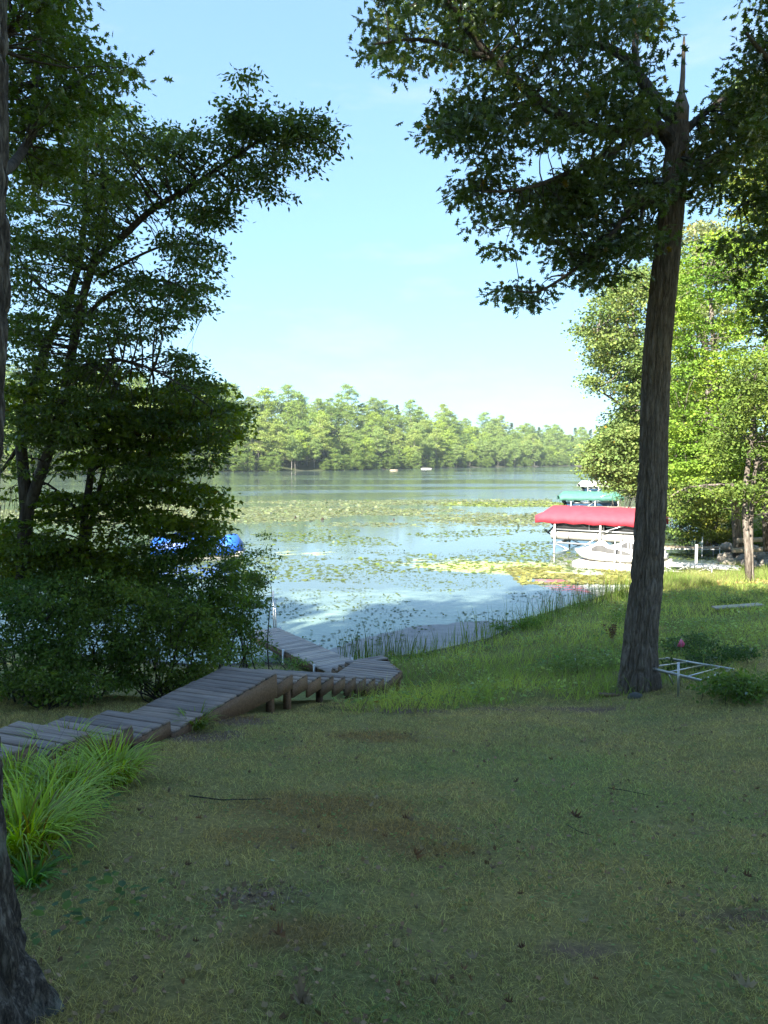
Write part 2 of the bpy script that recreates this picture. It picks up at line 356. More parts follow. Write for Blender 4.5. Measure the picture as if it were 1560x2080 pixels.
# ------------------------------------------------------------------ water
def watermat():
    m, nt, b = newmat('lake_water'); L = nt.links
    v = coords(nt); geo = N(nt, 'ShaderNodeNewGeometry'); sx = N(nt, 'ShaderNodeSeparateXYZ'); L.new(geo.outputs['Position'], sx.inputs[0])
    # wind bands: stretched along x
    vb = coords(nt, (.008, .03, 1)); band = noise(nt, vb, 1.0, 4, .55)
    mb = N(nt, 'ShaderNodeMapRange'); mb.inputs['From Min'].default_value = .47; mb.inputs['From Max'].default_value = .56; L.new(band, mb.inputs['Value'])
    # only beyond 60 m
    far = N(nt, 'ShaderNodeMapRange'); far.inputs['From Min'].default_value = 75; far.inputs['From Max'].default_value = 130; L.new(sx.outputs['Y'], far.inputs['Value'])
    mf = N(nt, 'ShaderNodeMath', operation='MULTIPLY'); L.new(mb.outputs[0], mf.inputs[0]); L.new(far.outputs[0], mf.inputs[1])
    st = N(nt, 'ShaderNodeMath', operation='MULTIPLY_ADD'); st.inputs[1].default_value = .075; st.inputs[2].default_value = .012; L.new(mf.outputs[0], st.inputs[0])
    wv = coords(nt, (1, 2.2, 1)); h = noise(nt, wv, 1.6, 3, .5)
    bp = N(nt, 'ShaderNodeBump', _Distance=1.0); L.new(st.outputs[0], bp.inputs['Strength']); L.new(h, bp.inputs['Height'])
    # algae film: greenish scum near the shore, yellow mats further out
    n1 = noise(nt, coords(nt, (.10, .16, 1)), 1.0, 8, .62); n2 = noise(nt, coords(nt, (.9, 1.6, 1)), 1.0, 8, .7)
    dist = N(nt, 'ShaderNodeAttribute', attribute_name='tint'); sp_ = N(nt, 'ShaderNodeSeparateColor'); L.new(dist.outputs['Color'], sp_.inputs[0])
    def film(base, thr, wid):
        a = N(nt, 'ShaderNodeMath', operation='MULTIPLY_ADD'); a.inputs[1].default_value = .55; L.new(n2, a.inputs[0]); L.new(n1, a.inputs[2])
        c = N(nt, 'ShaderNodeMath', operation='ADD'); L.new(a.outputs[0], c.inputs[0]); L.new(base, c.inputs[1])
        r = N(nt, 'ShaderNodeMapRange'); r.inputs['From Min'].default_value = thr; r.inputs['From Max'].default_value = thr+wid; L.new(c.outputs[0], r.inputs['Value']); return r.outputs[0]
    fa = film(sp_.outputs[0], 1.30, .14)      # R: yellow mats
    fb = film(sp_.outputs[1], 1.16, .50)      # G: thin green scum
    fm = film(sp_.outputs[2], 1.28, .07)      # B: brown mud mats
    b.inputs['Base Color'].default_value = (.060, .088, .088, 1); b.inputs['Roughness'].default_value = .04; b.inputs['IOR'].default_value = 1.333
    L.new(bp.outputs[0], b.inputs['Normal'])
    def dif(c1, c2, rough, spec):
        q = N(nt, 'ShaderNodeBsdfPrincipled'); q.inputs['Roughness'].default_value = rough; q.inputs['Specular IOR Level'].default_value = spec
        L.new(ramp(nt, n2, [(.35, c1), (.65, c2)]), q.inputs['Base Color']); bb = N(nt, 'ShaderNodeBump', _Strength=.4, _Distance=.02); L.new(n2, bb.inputs['Height']); L.new(bb.outputs[0], q.inputs['Normal']); return q.outputs[0]
    def mixs(f, a, c, k):
        s = N(nt, 'ShaderNodeMixShader'); mm = N(nt, 'ShaderNodeMath', operation='MULTIPLY'); mm.inputs[1].default_value = k; L.new(f, mm.inputs[0]); L.new(mm.outputs[0], s.inputs[0]); L.new(a, s.inputs[1]); L.new(c, s.inputs[2]); return s.outputs[0]
    s = mixs(fb, b.outputs[0], dif((.17, .26, .20), (.27, .37, .30), .35, .5), .72)
    s = mixs(fa, s, dif((.30, .36, .10), (.45, .46, .16), .6, .4), .85)
    s = mixs(fm, s, dif((.10, .085, .085), (.20, .175, .175), .5, .5), .92)
    L.new(s, nt.nodes['Material Output'].inputs[0]); return m
M['water'] = watermat()
wx = grow(-2100, 2100, .7, 30, 1.10); wy = grow(0, 2500, 1.0, 110, 1.12); wy = wy[wy >= 10]
WX, WY = np.meshgrid(wx, wy); du = WY/shore(WX)
# masks are weights of where the mats float
def band_(v, a, b, s): return np.clip((v-a)/s, 0, 1)*np.clip((b-v)/s, 0, 1)
yel = band_(WY, 31, 52, 5)*.40*np.clip((WX+14)/8, 0, 1)*(1-np.clip((WX-22)/5, 0, 1))
yel = np.maximum(yel, np.exp(-((WX-5)/8)**2-((WY-36.8)/4.4)**2)*.72); yel = np.maximum(yel, np.exp(-((WX-12)/5)**2-((WY-33.5)/2.0)**2)*.6)
yel = np.maximum(yel, band_(WY, 58, 98, 6)*.25)
grn = (1-np.clip((WY-26)/9, 0, 1))*.74; grn = np.maximum(grn, band_(WY, 20, 42, 5)*.35)
sd = WY-shore(WX)
mudm = np.where((WX > -2.4) & (WX < 5.6), np.clip((np.interp(WX, [-2.4, -1, .5, 3.6, 5.6], [19.5, 22.0, 23.6, 24.9, 25.4])-WY)/2.2+.30, -1, .85), 0)
mudm = np.maximum(mudm, np.where(WX >= 5.6, np.clip(1-sd/1.2, -1, 1)*.5, 0))
mudm = np.maximum(mudm, np.exp(-((WX-17)/3)**2-((WY-37.5)/1.8)**2)*.7)
wi = np.arange(WX.size).reshape(WX.shape); Fw = np.stack([wi[:-1, :-1], wi[:-1, 1:], wi[1:, 1:], wi[1:, :-1]], -1).reshape(-1, 4)
w_o = mesh_np('water', np.stack([WX, WY, np.zeros_like(WX)], -1).reshape(-1, 3), Fw, M['water'], tint=np.stack([yel, grn, mudm], -1).reshape(-1, 3), smooth=True)
tag(w_o, kind='structure')

# ------------------------------------------------------------------ scattering templates
def template(name):
    if name == 'oak':
        h = [(0, 0), (.10, .16), (.24, .20), (.09, .34), (.40, .46), (.12, .52), (.34, .76), (.10, .74), (0, 1)]
        P = h + [(-x, y) for x, y in h[-2:0:-1]]
        V = [(0, .5, .03)] + [(x, y, -.25*abs(x)) for x, y in P]; n = len(P)
        return np.array(V), np.array([(0, 1+i, 1+(i+1) % n) for i in range(n)])
    if name == 'maple':
        h = [(0, 0), (.30, .10), (.22, .26), (.50, .50), (.20, .52), (0, 1)]
        P = h + [(-x, y) for x, y in h[-2:0:-1]]; V = [(0, .4, .03)] + [(x, y, -.25*abs(x)) for x, y in P]; n = len(P)
        return np.array(V), np.array([(0, 1+i, 1+(i+1) % n) for i in range(n)])
    if name == 'oval':
        V = [(0, 0, 0), (.27, .35, -.05), (.16, .72, -.03), (0, 1, 0), (-.16, .72, -.03), (-.27, .35, -.05)]
        return np.array(V), np.array([(0, 1, 2, 3), (0, 3, 4, 5)])
    if name == 'quad':
        V = [(0, 0, 0), (.5, .5, 0), (0, 1, .12), (-.5, .5, 0)]; return np.array(V), np.array([(0, 1, 2, 3)])
def scatter(tpl, P, T, Nn, S, C):
    """P pos, T tip direction, Nn normal hint, S size, C colour -> V, F, tint"""
    tv, tf = tpl; n = len(P)
    T = T/(np.linalg.norm(T, axis=1)[:, None]+1e-9); B = np.cross(T, Nn); B /= np.linalg.norm(B, axis=1)[:, None]+1e-9; W = np.cross(B, T)
    V = P[:, None]+S[:, None, None]*(tv[None, :, 0:1]*B[:, None]+tv[None, :, 1:2]*T[:, None]+tv[None, :, 2:3]*W[:, None])
    F = tf[None]+(np.arange(n)*len(tv))[:, None, None]
    return V.reshape(-1, 3), F.reshape(-1, tf.shape[1]), np.repeat(C, len(tv), axis=0)
def colours(n, base, var=.25, warm=.0, P=None, patchy=.25):
    c = np.array(base)[None]*(1+(rng.random((n, 1))-.5)*2*var)
    c = c*(1+(rng.random((n, 3))-.5)*.14)
    if P is not None: c = c*(1+(vn(P[:, 0]*.9, P[:, 1]*.9, P[:, 2]*.9)-.5)[:, None]*2*patchy*np.array([1.3, .9, .8]))
    if warm > 0:
        w = rng.random(n) < warm; c[w] = np.array([.22, .17, .03])*(.7+.6*rng.random((w.sum(), 1)))
    return np.clip(c, .004, .9)
def inpoly(x, y, poly):
    p = np.array(poly, float); c = np.zeros(np.shape(x), bool); j = len(p)-1
    for i in range(len(p)):
        xi, yi = p[i]; xj, yj = p[j]
        c ^= ((yi > y) != (yj > y)) & (x < (xj-xi)*(y-yi)/(yj-yi+1e-9)+xi); j = i
    return c
def fill(poly, D0, D1, n, gap=.0, gs=55., seed=0, ax=1.0, ay=1.0):
    """n spray centres spread through a volume"""
    p = np.array(poly, float); lo = p.min(0); hi = p.max(0); out = []
    while len(out) < n:
        x = rng.uniform(lo[0], hi[0], 4000); y = rng.uniform(lo[1], hi[1], 4000); k = inpoly(x, y, poly)
        k &= (vn(x/gs/ax+seed, y/gs/ay+seed*.7, seed*1.3) > gap) | (rng.random(4000) < .06)
        q = atv(x[k], y[k], rng.uniform(D0, D1, k.sum())); out += list(q)
    return np.array(out[:n])
def sprays(C, per, r, size, flat=.55, droop=.25):
    """leaves round each spray centre; returns P,T,N,S"""
    n = len(C)*per; c = np.repeat(C, per, 0)
    d = rng.normal(size=(n, 3)); d /= np.linalg.norm(d, axis=1)[:, None]; rr = r*rng.random(n)**.6
    # each spray is pulled into a few fingers
    ang = np.repeat(rng.random(len(C))*2*PI, per); k = rng.integers(0, 4, n); a = ang+k*PI/2+rng.normal(size=n)*.35
    ax = np.stack([np.cos(a), np.sin(a), rng.normal(size=n)*.25], -1)
    d = d*.45+ax*.75; d[:, 2] *= flat
    P = c+d*rr[:, None]*np.array([1, 1, 1.]); P[:, 2] -= droop*(rr**2)/max(r, 1e-3)*.5
    T = d*.9+rng.normal(size=(n, 3))*.55; T[:, 2] -= .35
    Nn = rng.normal(size=(n, 3))*.55+np.array([0, 0, 1.])
    S = size*(.65+.6*rng.random(n)); return P, T, Nn, S
def leaves_obj(name, parent, origin, C, per, r, size, tpl, base, mat='leaf', var=.28, warm=0, flat=.55, patchy=.25):
    P, T, Nn, S = sprays(C, per, r, size, flat)
    V, F, K = scatter(template(tpl), P, T, Nn, S, colours(len(P), base, var, warm, P, patchy))
    o = mesh_np(name, V, F, M[mat], parent, K, origin); return o
def wiggle(A, B, n=7, amp=.06, sag=0.0):
    A = np.array(A, float); B = np.array(B, float); t = np.linspace(0, 1, n)[:, None]; L = np.linalg.norm(B-A)
    P = A*(1-t)+B*t; P = P+np.sin(PI*t)*(rng.normal(size=(1, 3))*amp*L+np.array([0, 0, -sag*L])); P[1:-1] += rng.normal(size=(n-2, 3))*amp*.18*L; return P
def limbs(mb, Ls, samples):
    """Ls: list of (points, r0, r1)"""
    for P, r0, r1 in Ls:
        P = np.array(P, float)
        if len(P) > 2:      # resample smoothly
            t = np.linspace(0, len(P)-1, len(P)*4); i = np.clip(t.astype(int), 0, len(P)-2); f = t-i
            Pm = [P[max(k-1, 0)] for k in i]; P0 = [P[k] for k in i]; P1 = [P[k+1] for k in i]; P2 = [P[min(k+2, len(P)-1)] for k in i]
            Pm, P0, P1, P2 = map(np.array, (Pm, P0, P1, P2)); f = f[:, None]
            P = .5*((2*P0)+(-Pm+P1)*f+(2*Pm-5*P0+4*P1-P2)*f**2+(-Pm+3*P0-3*P1+P2)*f**3)
        R = np.linspace(r0, r1, len(P)); mb.tube(P, R, 9 if r0 > .05 else 6)
        samples.append(np.concatenate([P, R[:, None]], 1))
def twigs(mb, samples, C, k=1.0, every=1):
    S = np.concatenate(samples)
    for c in C[::every]:
        d = np.linalg.norm(S[:, :3]-c, axis=1)+np.maximum(0, S[:, 2]-c[2])*.2
        j = np.argmin(d); L = d[j]
        if L > (3.2 if c[1] > 25 else 1.35) or L < .05: continue
        P = wiggle(S[j, :3], c, 6, .07, -.04); r = min(S[j, 3]*.7, .006+.009*L)*k; mb.tube(P, np.linspace(r, .0025*k, 6), 4, False)

# ------------------------------------------------------------------ big trunks with real bark relief
def bark_disp(rad, kx, kz, depth, flare=None, seed=0):
    def f(a, i): return None
    return f
def trunk_mesh(P, R, nside, mat, name, parent, origin, ridges=9, depth=.07, zs=2.2, flare=0.0, flare_h=.7, lobes=5, seed=0., ring=.03):
    P = np.array(P, float); L = np.concatenate([[0], np.cumsum(np.linalg.norm(np.diff(P, axis=0), axis=1))])
    n = int(L[-1]/ring); t = np.linspace(0, L[-1], n)
    Q = np.stack([np.interp(t, L, P[:, k]) for k in range(3)], -1)
    for _ in range(3): Q[1:-1] = (Q[:-2]+Q[1:-1]*2+Q[2:])/4
    r = np.interp(t, L, R)
    a = np.arange(nside)*2*PI/nside; A, TT = np.meshgrid(a, t); r2 = r[:, None]
    wob = fbm(np.cos(A)*2+seed, np.sin(A)*2, TT*1.5, 3)-.5
    A2 = A+wob*.55
    q = vn(np.cos(A2)*ridges*.9+11, np.sin(A2)*ridges*.9+seed, TT*zs); q2 = vn(np.cos(A2)*ridges*1.9+31, np.sin(A2)*ridges*1.9+seed, TT*zs*2.4)
    ridge = np.minimum(1, np.abs(q-.5)*5.0); ridge2 = np.minimum(1, np.abs(q2-.5)*5)
    fine = fbm(np.cos(A)*30, np.sin(A)*30, TT*18, 3)-.5
    disp = depth*(ridge-.6)+depth*.4*(ridge2-.6)+depth*.35*fine+.10*(fbm(np.cos(A)+seed, np.sin(A), TT*.9, 2)-.5)
    fl = flare*np.exp(-TT/flare_h)*(1+.45*np.cos(A*lobes+seed)+.25*np.cos(A*3+1))
    rr = r2*(1+disp)+fl
    V = Q[:, None]+np.stack([np.cos(A)*rr, np.sin(A)*rr, np.zeros_like(A)], -1)
    idx = np.arange(n*nside).reshape(n, nside); nx_ = np.roll(idx, -1, 1)
    F = np.stack([idx[:-1], nx_[:-1], nx_[1:], idx[1:]], -1).reshape(-1, 4)
    cap = np.array([idx[-1]]); 
    return mesh_np(name, V.reshape(-1, 3), [F, cap], mat, parent, origin=origin, smooth=True)

# oak on the bank -------------------------------------------------
D_O = 11.8
base = gpt(1295, 1408); D_O = base[1]+.25
pts = [(1294, 1425, 42), (1297, 1380, 37.5), (1299, 1330, 33), (1303, 1270, 31), (1312, 1190, 30), (1319, 1100, 29), (1325, 1000, 28), (1328, 900, 26.5), (1330, 820, 26), (1336, 700, 25), (1345, 600, 24.5), (1356, 500, 23.5), (1366, 400, 23), (1374, 320, 22), (1380, 250, 17)]
P = [at(x, y, D_O) for x, y, w in pts]; R = [w/FPX*D_O for _, _, w in pts]
oak = empty('oak_tree', P[0]); O0 = np.array(P[0])
tag(oak, 'tall oak with straight grey ridged trunk and snapped splintered top on the bank', 'tree')
trunk_mesh(P, R, 190, M['oak_bark'], 'trunk', oak, O0, ridges=9, depth=.15, zs=2.6, flare=.06, flare_h=.35, seed=2., ring=.028)
mb = MB(); sp_pts = [(1380, 262, 17), (1382, 215, 15), (1384, 190, 12), (1386, 160, 9), (1387, 130, 6.5), (1389, 100, 5), (1390, 74, 2.5)]
Ps = [at(x, y, D_O) for x, y, w in sp_pts]
mb.tube(Ps, [w*(.9 if i < 2 else .55)/FPX*D_O for i, (_, _, w) in enumerate(sp_pts)], 9, disp=lambda a, i: .28*np.sin(a*3+i)+.15*np.cos(a*2-i))
for k in (1, 3):
    x = 1376+k*4; mb.tube([at(x, 240, D_O), at(x+1, 215, D_O), at(x+1, 185+k*7, D_O)], [.06, .045, .012], 5)
mb.build('broken_top', M['splinter'], oak, O0)
smp = []; mb = MB()
def q(l, dd=0): return [at(x, y, D_O+d) for x, y, d in l]
Ls = [(q([(1372, 300, 0), (1340, 262, -.1), (1290, 258, -.3), (1230, 268, -.5), (1160, 245, -.7), (1100, 210, -.8), (1050, 165, -.9), (1000, 120, -1.1), (950, 60, -1.3), (900, -10, -1.5)]), .13, .04),
      (q([(1100, 210, -.8), (1040, 215, -1), (970, 240, -1.3), (900, 255, -1.5)]), .05, .012),
      (q([(1000, 120, -1.1), (930, 100, -1.3), (850, 80, -1.4), (760, 90, -1.6)]), .05, .012),
      (q([(1376, 250, 0), (1330, 200, .3), (1295, 150, .5), (1260, 110, .6), (1200, 90, .8), (1110, 110, 1), (1060, 100, 1.1)]), .12, .03),
      (q([(1295, 150, .5), (1290, 90, .6), (1300, 20, .7), (1300, -60, .8)]), .07, .03),
      (q([(1350, 372, 0), (1300, 370, .3), (1250, 375, .5), (1200, 385, .6), (1130, 420, .7), (1060, 450, .9), (1000, 440, 1.1)]), .09, .018),
      (q([(1350, 415, 0), (1310, 405, -.4), (1280, 425, -.6), (1240, 480, -.8), (1190, 530, -1), (1100, 590, -1.2), (1050, 590, -1.3)]), .06, .012),
      (q([(1310, 405, -.4), (1300, 450, -.5), (1290, 520, -.6)]), .03, .01),
      (q([(1378, 280, 0), (1420, 240, .3), (1470, 200, .6), (1540, 170, .9)]), .08, .02),
      (q([(1372, 320, 0), (1410, 330, -.4), (1450, 380, -.7)]), .05, .012),
      (q([(1330, 262, -.1), (1200, 330, -.9), (1080, 380, -1.3), (980, 390, -1.6)]), .06, .014)]
limbs(mb, Ls, smp)
G1 = [(740, 60), (760, 20), (745, -100), (1280, -110), (1330, 30), (1325, 60), (1355, 105), (1325, 170), (1345, 235), (1395, 330), (1330, 350), (1330, 320), (1180, 320), (1130, 300), (1080, 300), (1065, 255), (1020, 250), (950, 195), (900, 190), (865, 150), (800, 150), (765, 145), (755, 100)]
G2 = [(868, 258), (905, 225), (960, 195), (1050, 235), (1048, 300), (1000, 370), (985, 370), (960, 310), (910, 290)]
G3 = [(925, 365), (975, 385), (1010, 415), (1090, 360), (1160, 330), (1330, 330), (1340, 470), (1325, 540), (1280, 560), (1210, 570), (1190, 585), (1170, 545), (1120, 520), (1100, 625), (1020, 600), (1025, 580), (1090, 560), (1090, 500), (1050, 480), (1035, 530), (1020, 520), (1005, 475), (970, 460), (930, 410)]
G4 = [(1420, 240), (1450, 190), (1490, 170), (1560, 150), (1560, 330), (1480, 380), (1470, 300), (1400, 400)]
G5 = [(1395, 330), (1480, 300), (1500, 380), (1440, 440), (1390, 430)]
G6 = [(1055, 240), (1130, 290), (1120, 340), (1060, 360), (1050, 300)]
C1 = fill(G1, D_O-1.9, D_O+1.5, 330, .30, 70, 1); C2 = fill(G2, D_O-1.9, D_O-.5, 46, .05, 40, 2); C3 = fill(G3, D_O-1.4, D_O+1.3, 195, .32, 60, 3)
C4 = fill(G4, D_O-.5, D_O+1.3, 70, .3, 50, 4); C5 = fill(G5, D_O-1, D_O+.3, 16, .3, 50, 5)
Cc = np.concatenate([C1, C2, C3, C4, C5]); twigs(mb, smp, Cc, 1.0)
mb.build('limbs', M['dark_bark'], oak, O0, True)
tag(leaves_obj('crown', oak, O0, Cc, 36, .40, .135, 'oak', (.080, .120, .030), warm=.008, flat=.6), kind='stuff')

# trees at the right edge, in the shade -----------------------------
def edge_tree(name, label, D, tr, Ls, polys, per, r, size, tpl, base, barkm='dark_bark', warm=0, mat='leaf', gap=.25, patchy=.25, flat=.55, every=1, tw=1.0, ax=1.0, ay=1.0):
    P = [at(x, y, D+d) for x, y, d, w in tr]; o = empty(name, P[0]); O = np.array(P[0]); tag(o, label, 'tree')
    mb = MB(); smp = []
    Pr = np.array(P); Rr = [w/FPX*D for *_, w in tr]
    mb.tube(Pr, Rr, 12); smp.append(np.concatenate([Pr, np.array(Rr)[:, None]], 1))
    tk = mb.build('trunk', M[barkm], o, O, True)
    mb = MB(); limbs(mb, [([at(x, y, D+d) for x, y, d in l], a, b) for l, a, b in Ls], smp)
    Cs = []
    for i, (pl, d0, d1, n) in enumerate(polys): Cs.append(fill(pl, D+d0, D+d1, n, gap, 55, i*3.7+D, ax, ay))
    Cs = np.concatenate(Cs); twigs(mb, smp, Cs, tw, every)
    if mb.n: mb.build('limbs', M[barkm], o, O, True)
    tag(leaves_obj('crown', o, O, Cs, per, r, size, tpl, base, mat, warm=warm, patchy=patchy, flat=flat), kind='stuff')
    return o
edge_tree('oak_tree', 'shaded oak whose dark leaves hang in along the top right edge', 10.5,
    [(1780, 1600, 0, 40), (1770, 1200, 0, 34), (1760, 700, 0, 30), (1740, 200, 0, 26), (1730, -200, 0, 20)],
    [([(1745, 300, 0), (1640, 200, -.3), (1560, 120, -.5), (1510, 60, -.6)], .08, .015), ([(1755, 500, 0), (1650, 430, .3), (1560, 400, .5), (1500, 420, .6)], .07, .012), ([(1740, 100, 0), (1620, 0, .2), (1500, -40, .4)], .07, .015)],
    [([(1530, -60), (1520, 30), (1525, 90), (1490, 150), (1520, 210), (1540, 300), (1720, 300), (1720, -60)], -.8, 1.2, 100), ([(1540, 290), (1500, 330), (1500, 380), (1470, 480), (1500, 560), (1530, 640), (1560, 680), (1700, 640), (1700, 280)], -.6, 1.2, 95)],
    34, .36, .12, 'oak', (.080, .120, .025), gap=.28)

# left trees -------------------------------------------------------
LG = (.085, .135, .030)
edge_tree('hornbeam_tree', 'forked dark trunk left of centre carrying a long branch out over the lake', 12.6,
    [(48, 1250, 0, 18), (48, 1170, 0, 15), (50, 1090, 0, 14), (55, 1040, 0, 14), (50, 985, 0, 12), (42, 900, .1, 11), (60, 800, .3, 10), (95, 700, .5, 9), (135, 620, .6, 8), (160, 540, .7, 7), (175, 430, .8, 6), (170, 300, .8, 5), (160, 150, .9, 4)],
    [([(60, 1030, 0), (80, 970, -.1), (105, 900, -.2), (125, 830, -.3), (140, 750, -.4), (155, 670, -.5), (170, 600, -.5), (195, 530, -.6), (250, 480, -.7), (310, 425, -.8), (380, 385, -.9), (440, 345, -1), (490, 310, -1.1), (530, 285, -1.1), (590, 275, -1.2), (650, 285, -1.2), (695, 320, -1.3)], .10, .008),
     ([(490, 310, -1.1), (500, 250, -1.1), (505, 180, -1.1)], .02, .004), ([(530, 285, -1.1), (560, 330, -1.2), (560, 400, -1.2)], .015, .004), ([(640, 285, -1.2), (645, 240, -1.2)], .012, .004),
     ([(380, 385, -.9), (430, 310, -1), (440, 260, -1.1)], .02, .004), ([(440, 345, -1), (480, 380, -1), (540, 410, -1)], .02, .004),
     ([(155, 670, -.5), (220, 600, -.2), (320, 570, 0), (380, 590, .1), (420, 630, .1)], .045, .006), ([(150, 750, -.4), (230, 730, -1), (330, 760, -1.3), (430, 830, -1.5)], .04, .006),
     ([(170, 600, -.5), (210, 450, .2), (205, 300, .4), (200, 230, .5)], .045, .008), ([(135, 620, .6), (60, 560, 1), (20, 480, 1.2)], .04, .01), ([(205, 420, .2), (280, 350, .2), (350, 290, .2)], .03, .005), ([(42, 900, .1), (0, 960, .2), (-60, 1010, .2)], .04, .02), ([(205, 560, -.5), (330, 500, -.3), (430, 500, -.3)], .03, .005)],
    [([(20, 180), (120, 200), (200, 215), (300, 215), (330, 235), (365, 270), (390, 330), (440, 400), (430, 450), (440, 500), (430, 560), (430, 640), (480, 660), (500, 690), (470, 700), (400, 730), (440, 780), (490, 830), (490, 880), (460, 900), (430, 960), (0, 960), (0, 200)], -1.7, 1.9, 830),
     ([(340, 300), (420, 250), (500, 270), (530, 320), (480, 440), (420, 470), (330, 440)], -1.6, -.4, 60),
     ([(470, 200), (500, 150), (540, 190), (560, 240), (520, 280), (480, 270), (460, 230)], -1.5, -.8, 46),
     ([(530, 260), (600, 230), (650, 230), (690, 270), (700, 330), (680, 300), (640, 320), (620, 350), (590, 350), (560, 330)], -1.6, -.8, 44),
     ([(540, 330), (570, 400), (560, 420), (520, 380), (490, 350)], -1.5, -.8, 12), ([(430, 430), (480, 400), (490, 440), (450, 470)], -1.5, -.8, 8)],
    58, .34, .082, 'oval', LG, gap=.42, warm=.002, patchy=.4, ax=1.5, ay=.8)
edge_tree('maple_tree', 'slender twin-stemmed maple with layered green sprays over the shrubs', 13.4,
    [(150, 1260, 0, 11), (165, 1130, 0, 9), (172, 1050, 0, 8), (185, 960, 0, 7), (200, 900, .1, 6), (240, 780, .2, 5)],
    [([(165, 1140, .2), (190, 1040, .3), (215, 940, .3), (235, 860, .4), (300, 790, .5)], .06, .02), ([(185, 960, 0), (280, 880, -.4), (380, 860, -.7), (480, 880, -1)], .035, .006), ([(172, 1050, 0), (260, 980, .3), (370, 980, .4), (440, 1010, .5)], .03, .005),
     ([(200, 900, .1), (330, 820, .6), (450, 810, .8)], .03, .005), ([(172, 1050, 0), (90, 980, .2), (20, 990, .4)], .03, .006)],
    [([(0, 760), (180, 740), (380, 770), (480, 800), (500, 860), (470, 920), (440, 960), (450, 1040), (430, 1090), (300, 1060), (240, 1000), (180, 960), (0, 940)], -1.5, 1.5, 400),
     ([(200, 990), (330, 960), (440, 1000), (450, 1070), (440, 1100), (330, 1090), (250, 1080)], -1.2, 1.2, 120), ([(0, 920), (230, 920), (280, 1000), (200, 1060), (0, 1070)], -1, 1.2, 70), ([(0, 1050), (110, 1090), (200, 1110), (260, 1130), (240, 1200), (0, 1200)], -1, 1, 150)],
    34, .40, .10, 'maple', (.14, .20, .022), gap=.46, flat=.22, warm=.004, patchy=.45, ax=2.2, ay=.55)

# nearest trunk, left edge -----------------------------------------
nt_pts = [(-2.02, 3.0, 3.0, .30), (-2.00, 3.0, 3.2, .29), (-1.98, 3.0, 3.5, .265), (-1.95, 3.0, 4.0, .245), (-1.92, 3.0, 4.7, .235), (-1.87, 3.0, 5.3, .235), (-1.80, 3.0, 6.0, .235), (-1.765, 3.0, 7.0, .23), (-1.74, 3.0, 8.5, .21), (-1.75, 3.0, 12, .17), (-1.72, 3.0, 15, .1)]
nt_pts = [(x*.873, 2.62, z, r__*.87) for x, y, z, r__ in nt_pts]; P = [p[:3] for p in nt_pts]; near = empty('oak_tree', P[0]); tag(near, 'rough dark trunk with flared lichened base cut off by the left edge', 'tree')
trunk_mesh(P, [p[3] for p in nt_pts], 220, M['near_bark'], 'trunk', near, P[0], ridges=8, depth=.20, zs=3.2, flare=.30, flare_h=.40, lobes=5, seed=5.2, ring=.022)
mb = MB(); smp = []
Ls = [([(-1.55, 2.62, 7.4), at(-60, 330, 4.5), at(10, 345, 6.5), at(50, 300, 7.5), at(65, 250, 8), at(75, 160, 8.3), at(80, 60, 8.5)], .06, .02), ([(-1.53, 2.62, 8.5), at(-120, 150, 5.5), at(20, 60, 7.6), at(100, 20, 8.6), at(150, -60, 9)], .05, .012),
      ([at(70, 240, 8), at(100, 200, 8.2), at(190, 150, 8.6), at(260, 150, 9)], .02, .006), ([at(60, 280, 7.8), at(85, 360, 8), at(75, 400, 8.2)], .015, .005)]
limbs(mb, Ls, smp)
Cn = np.concatenate([fill([(-60, -120), (170, -80), (150, 40), (160, 90), (200, 100), (275, 140), (250, 190), (220, 200), (180, 240), (60, 260), (-60, 280)], 7.2, 9.6, 190, .22, 50, 8), fill([(20, 250), (120, 260), (150, 330), (80, 400), (20, 380)], 7.5, 9, 26, .3, 50, 9)])
twigs(mb, smp, Cn); mb.build('limbs', M['dark_bark'], near, P[0], True)
tag(leaves_obj('crown', near, P[0], Cn, 34, .27, .095, 'oak', (.095, .15, .025), flat=.6), kind='stuff')

# ------------------------------------------------------------------ shrubs on the left bank
def shrub(label, cx, cy, rx, ry, D, dd, n, per=60, size=.072, base_=(.030, .062, .022), tpl='oval', r=.30, nst=8, gap=.2, name='shrub', cat='shrub', group=None):
    g = gpt(cx, min(cy+ry+40, 1500)); bx = at(cx, cy, D); zg = float(ground(bx[0], D)); O = np.array([bx[0], D, zg-.05])
    o = empty(name, O); tag(o, label, cat, group)
    a = np.linspace(0, 2*PI, 26, endpoint=False); w = 1+.22*np.array([vn(3*math.cos(t)+cx, 3*math.sin(t)+cy, .5) for t in a]).ravel()-.11
    poly = [(cx+rx*math.cos(t)*k, cy+ry*math.sin(t)*k) for t, k in zip(a, w)]
    C = fill(poly, D-dd, D+dd, int(n*1.25), gap+.16, 40, cx*.01); base_ = tuple(np.array(base_)*np.array([3.8, 3.0, 1.8])); C[:, 2] = np.maximum(C[:, 2], ground(C[:, 0], C[:, 1])+.12)
    mb = MB(); smp = []
    for k in range(nst):
        c = C[rng.integers(len(C))]; P = wiggle(O+np.array([rng.normal()*.15, rng.normal()*.15, 0]), c, 8, .08, -.05); R = np.linspace(.018, .004, 8); mb.tube(P, R, 5); smp.append(np.concatenate([P, R[:, None]], 1))
    twigs(mb, smp, C, .6, 2); tag(mb.build('stems', M['dark_bark'], o, O), kind='stuff')
    tag(leaves_obj('foliage', o, O, C, per, r, size, tpl, base_, patchy=.35, flat=.7), kind='stuff'); return o
shrub('dense dark shrub at the lower left, in front of the forked trunk', 40, 1300, 130, 130, 11.2, 1.0, 120)
shrub('broad dark shrub behind the dry grass strip, left of the white boat', 190, 1280, 130, 130, 11.8, 1.0, 130, base_=(.030, .060, .020))
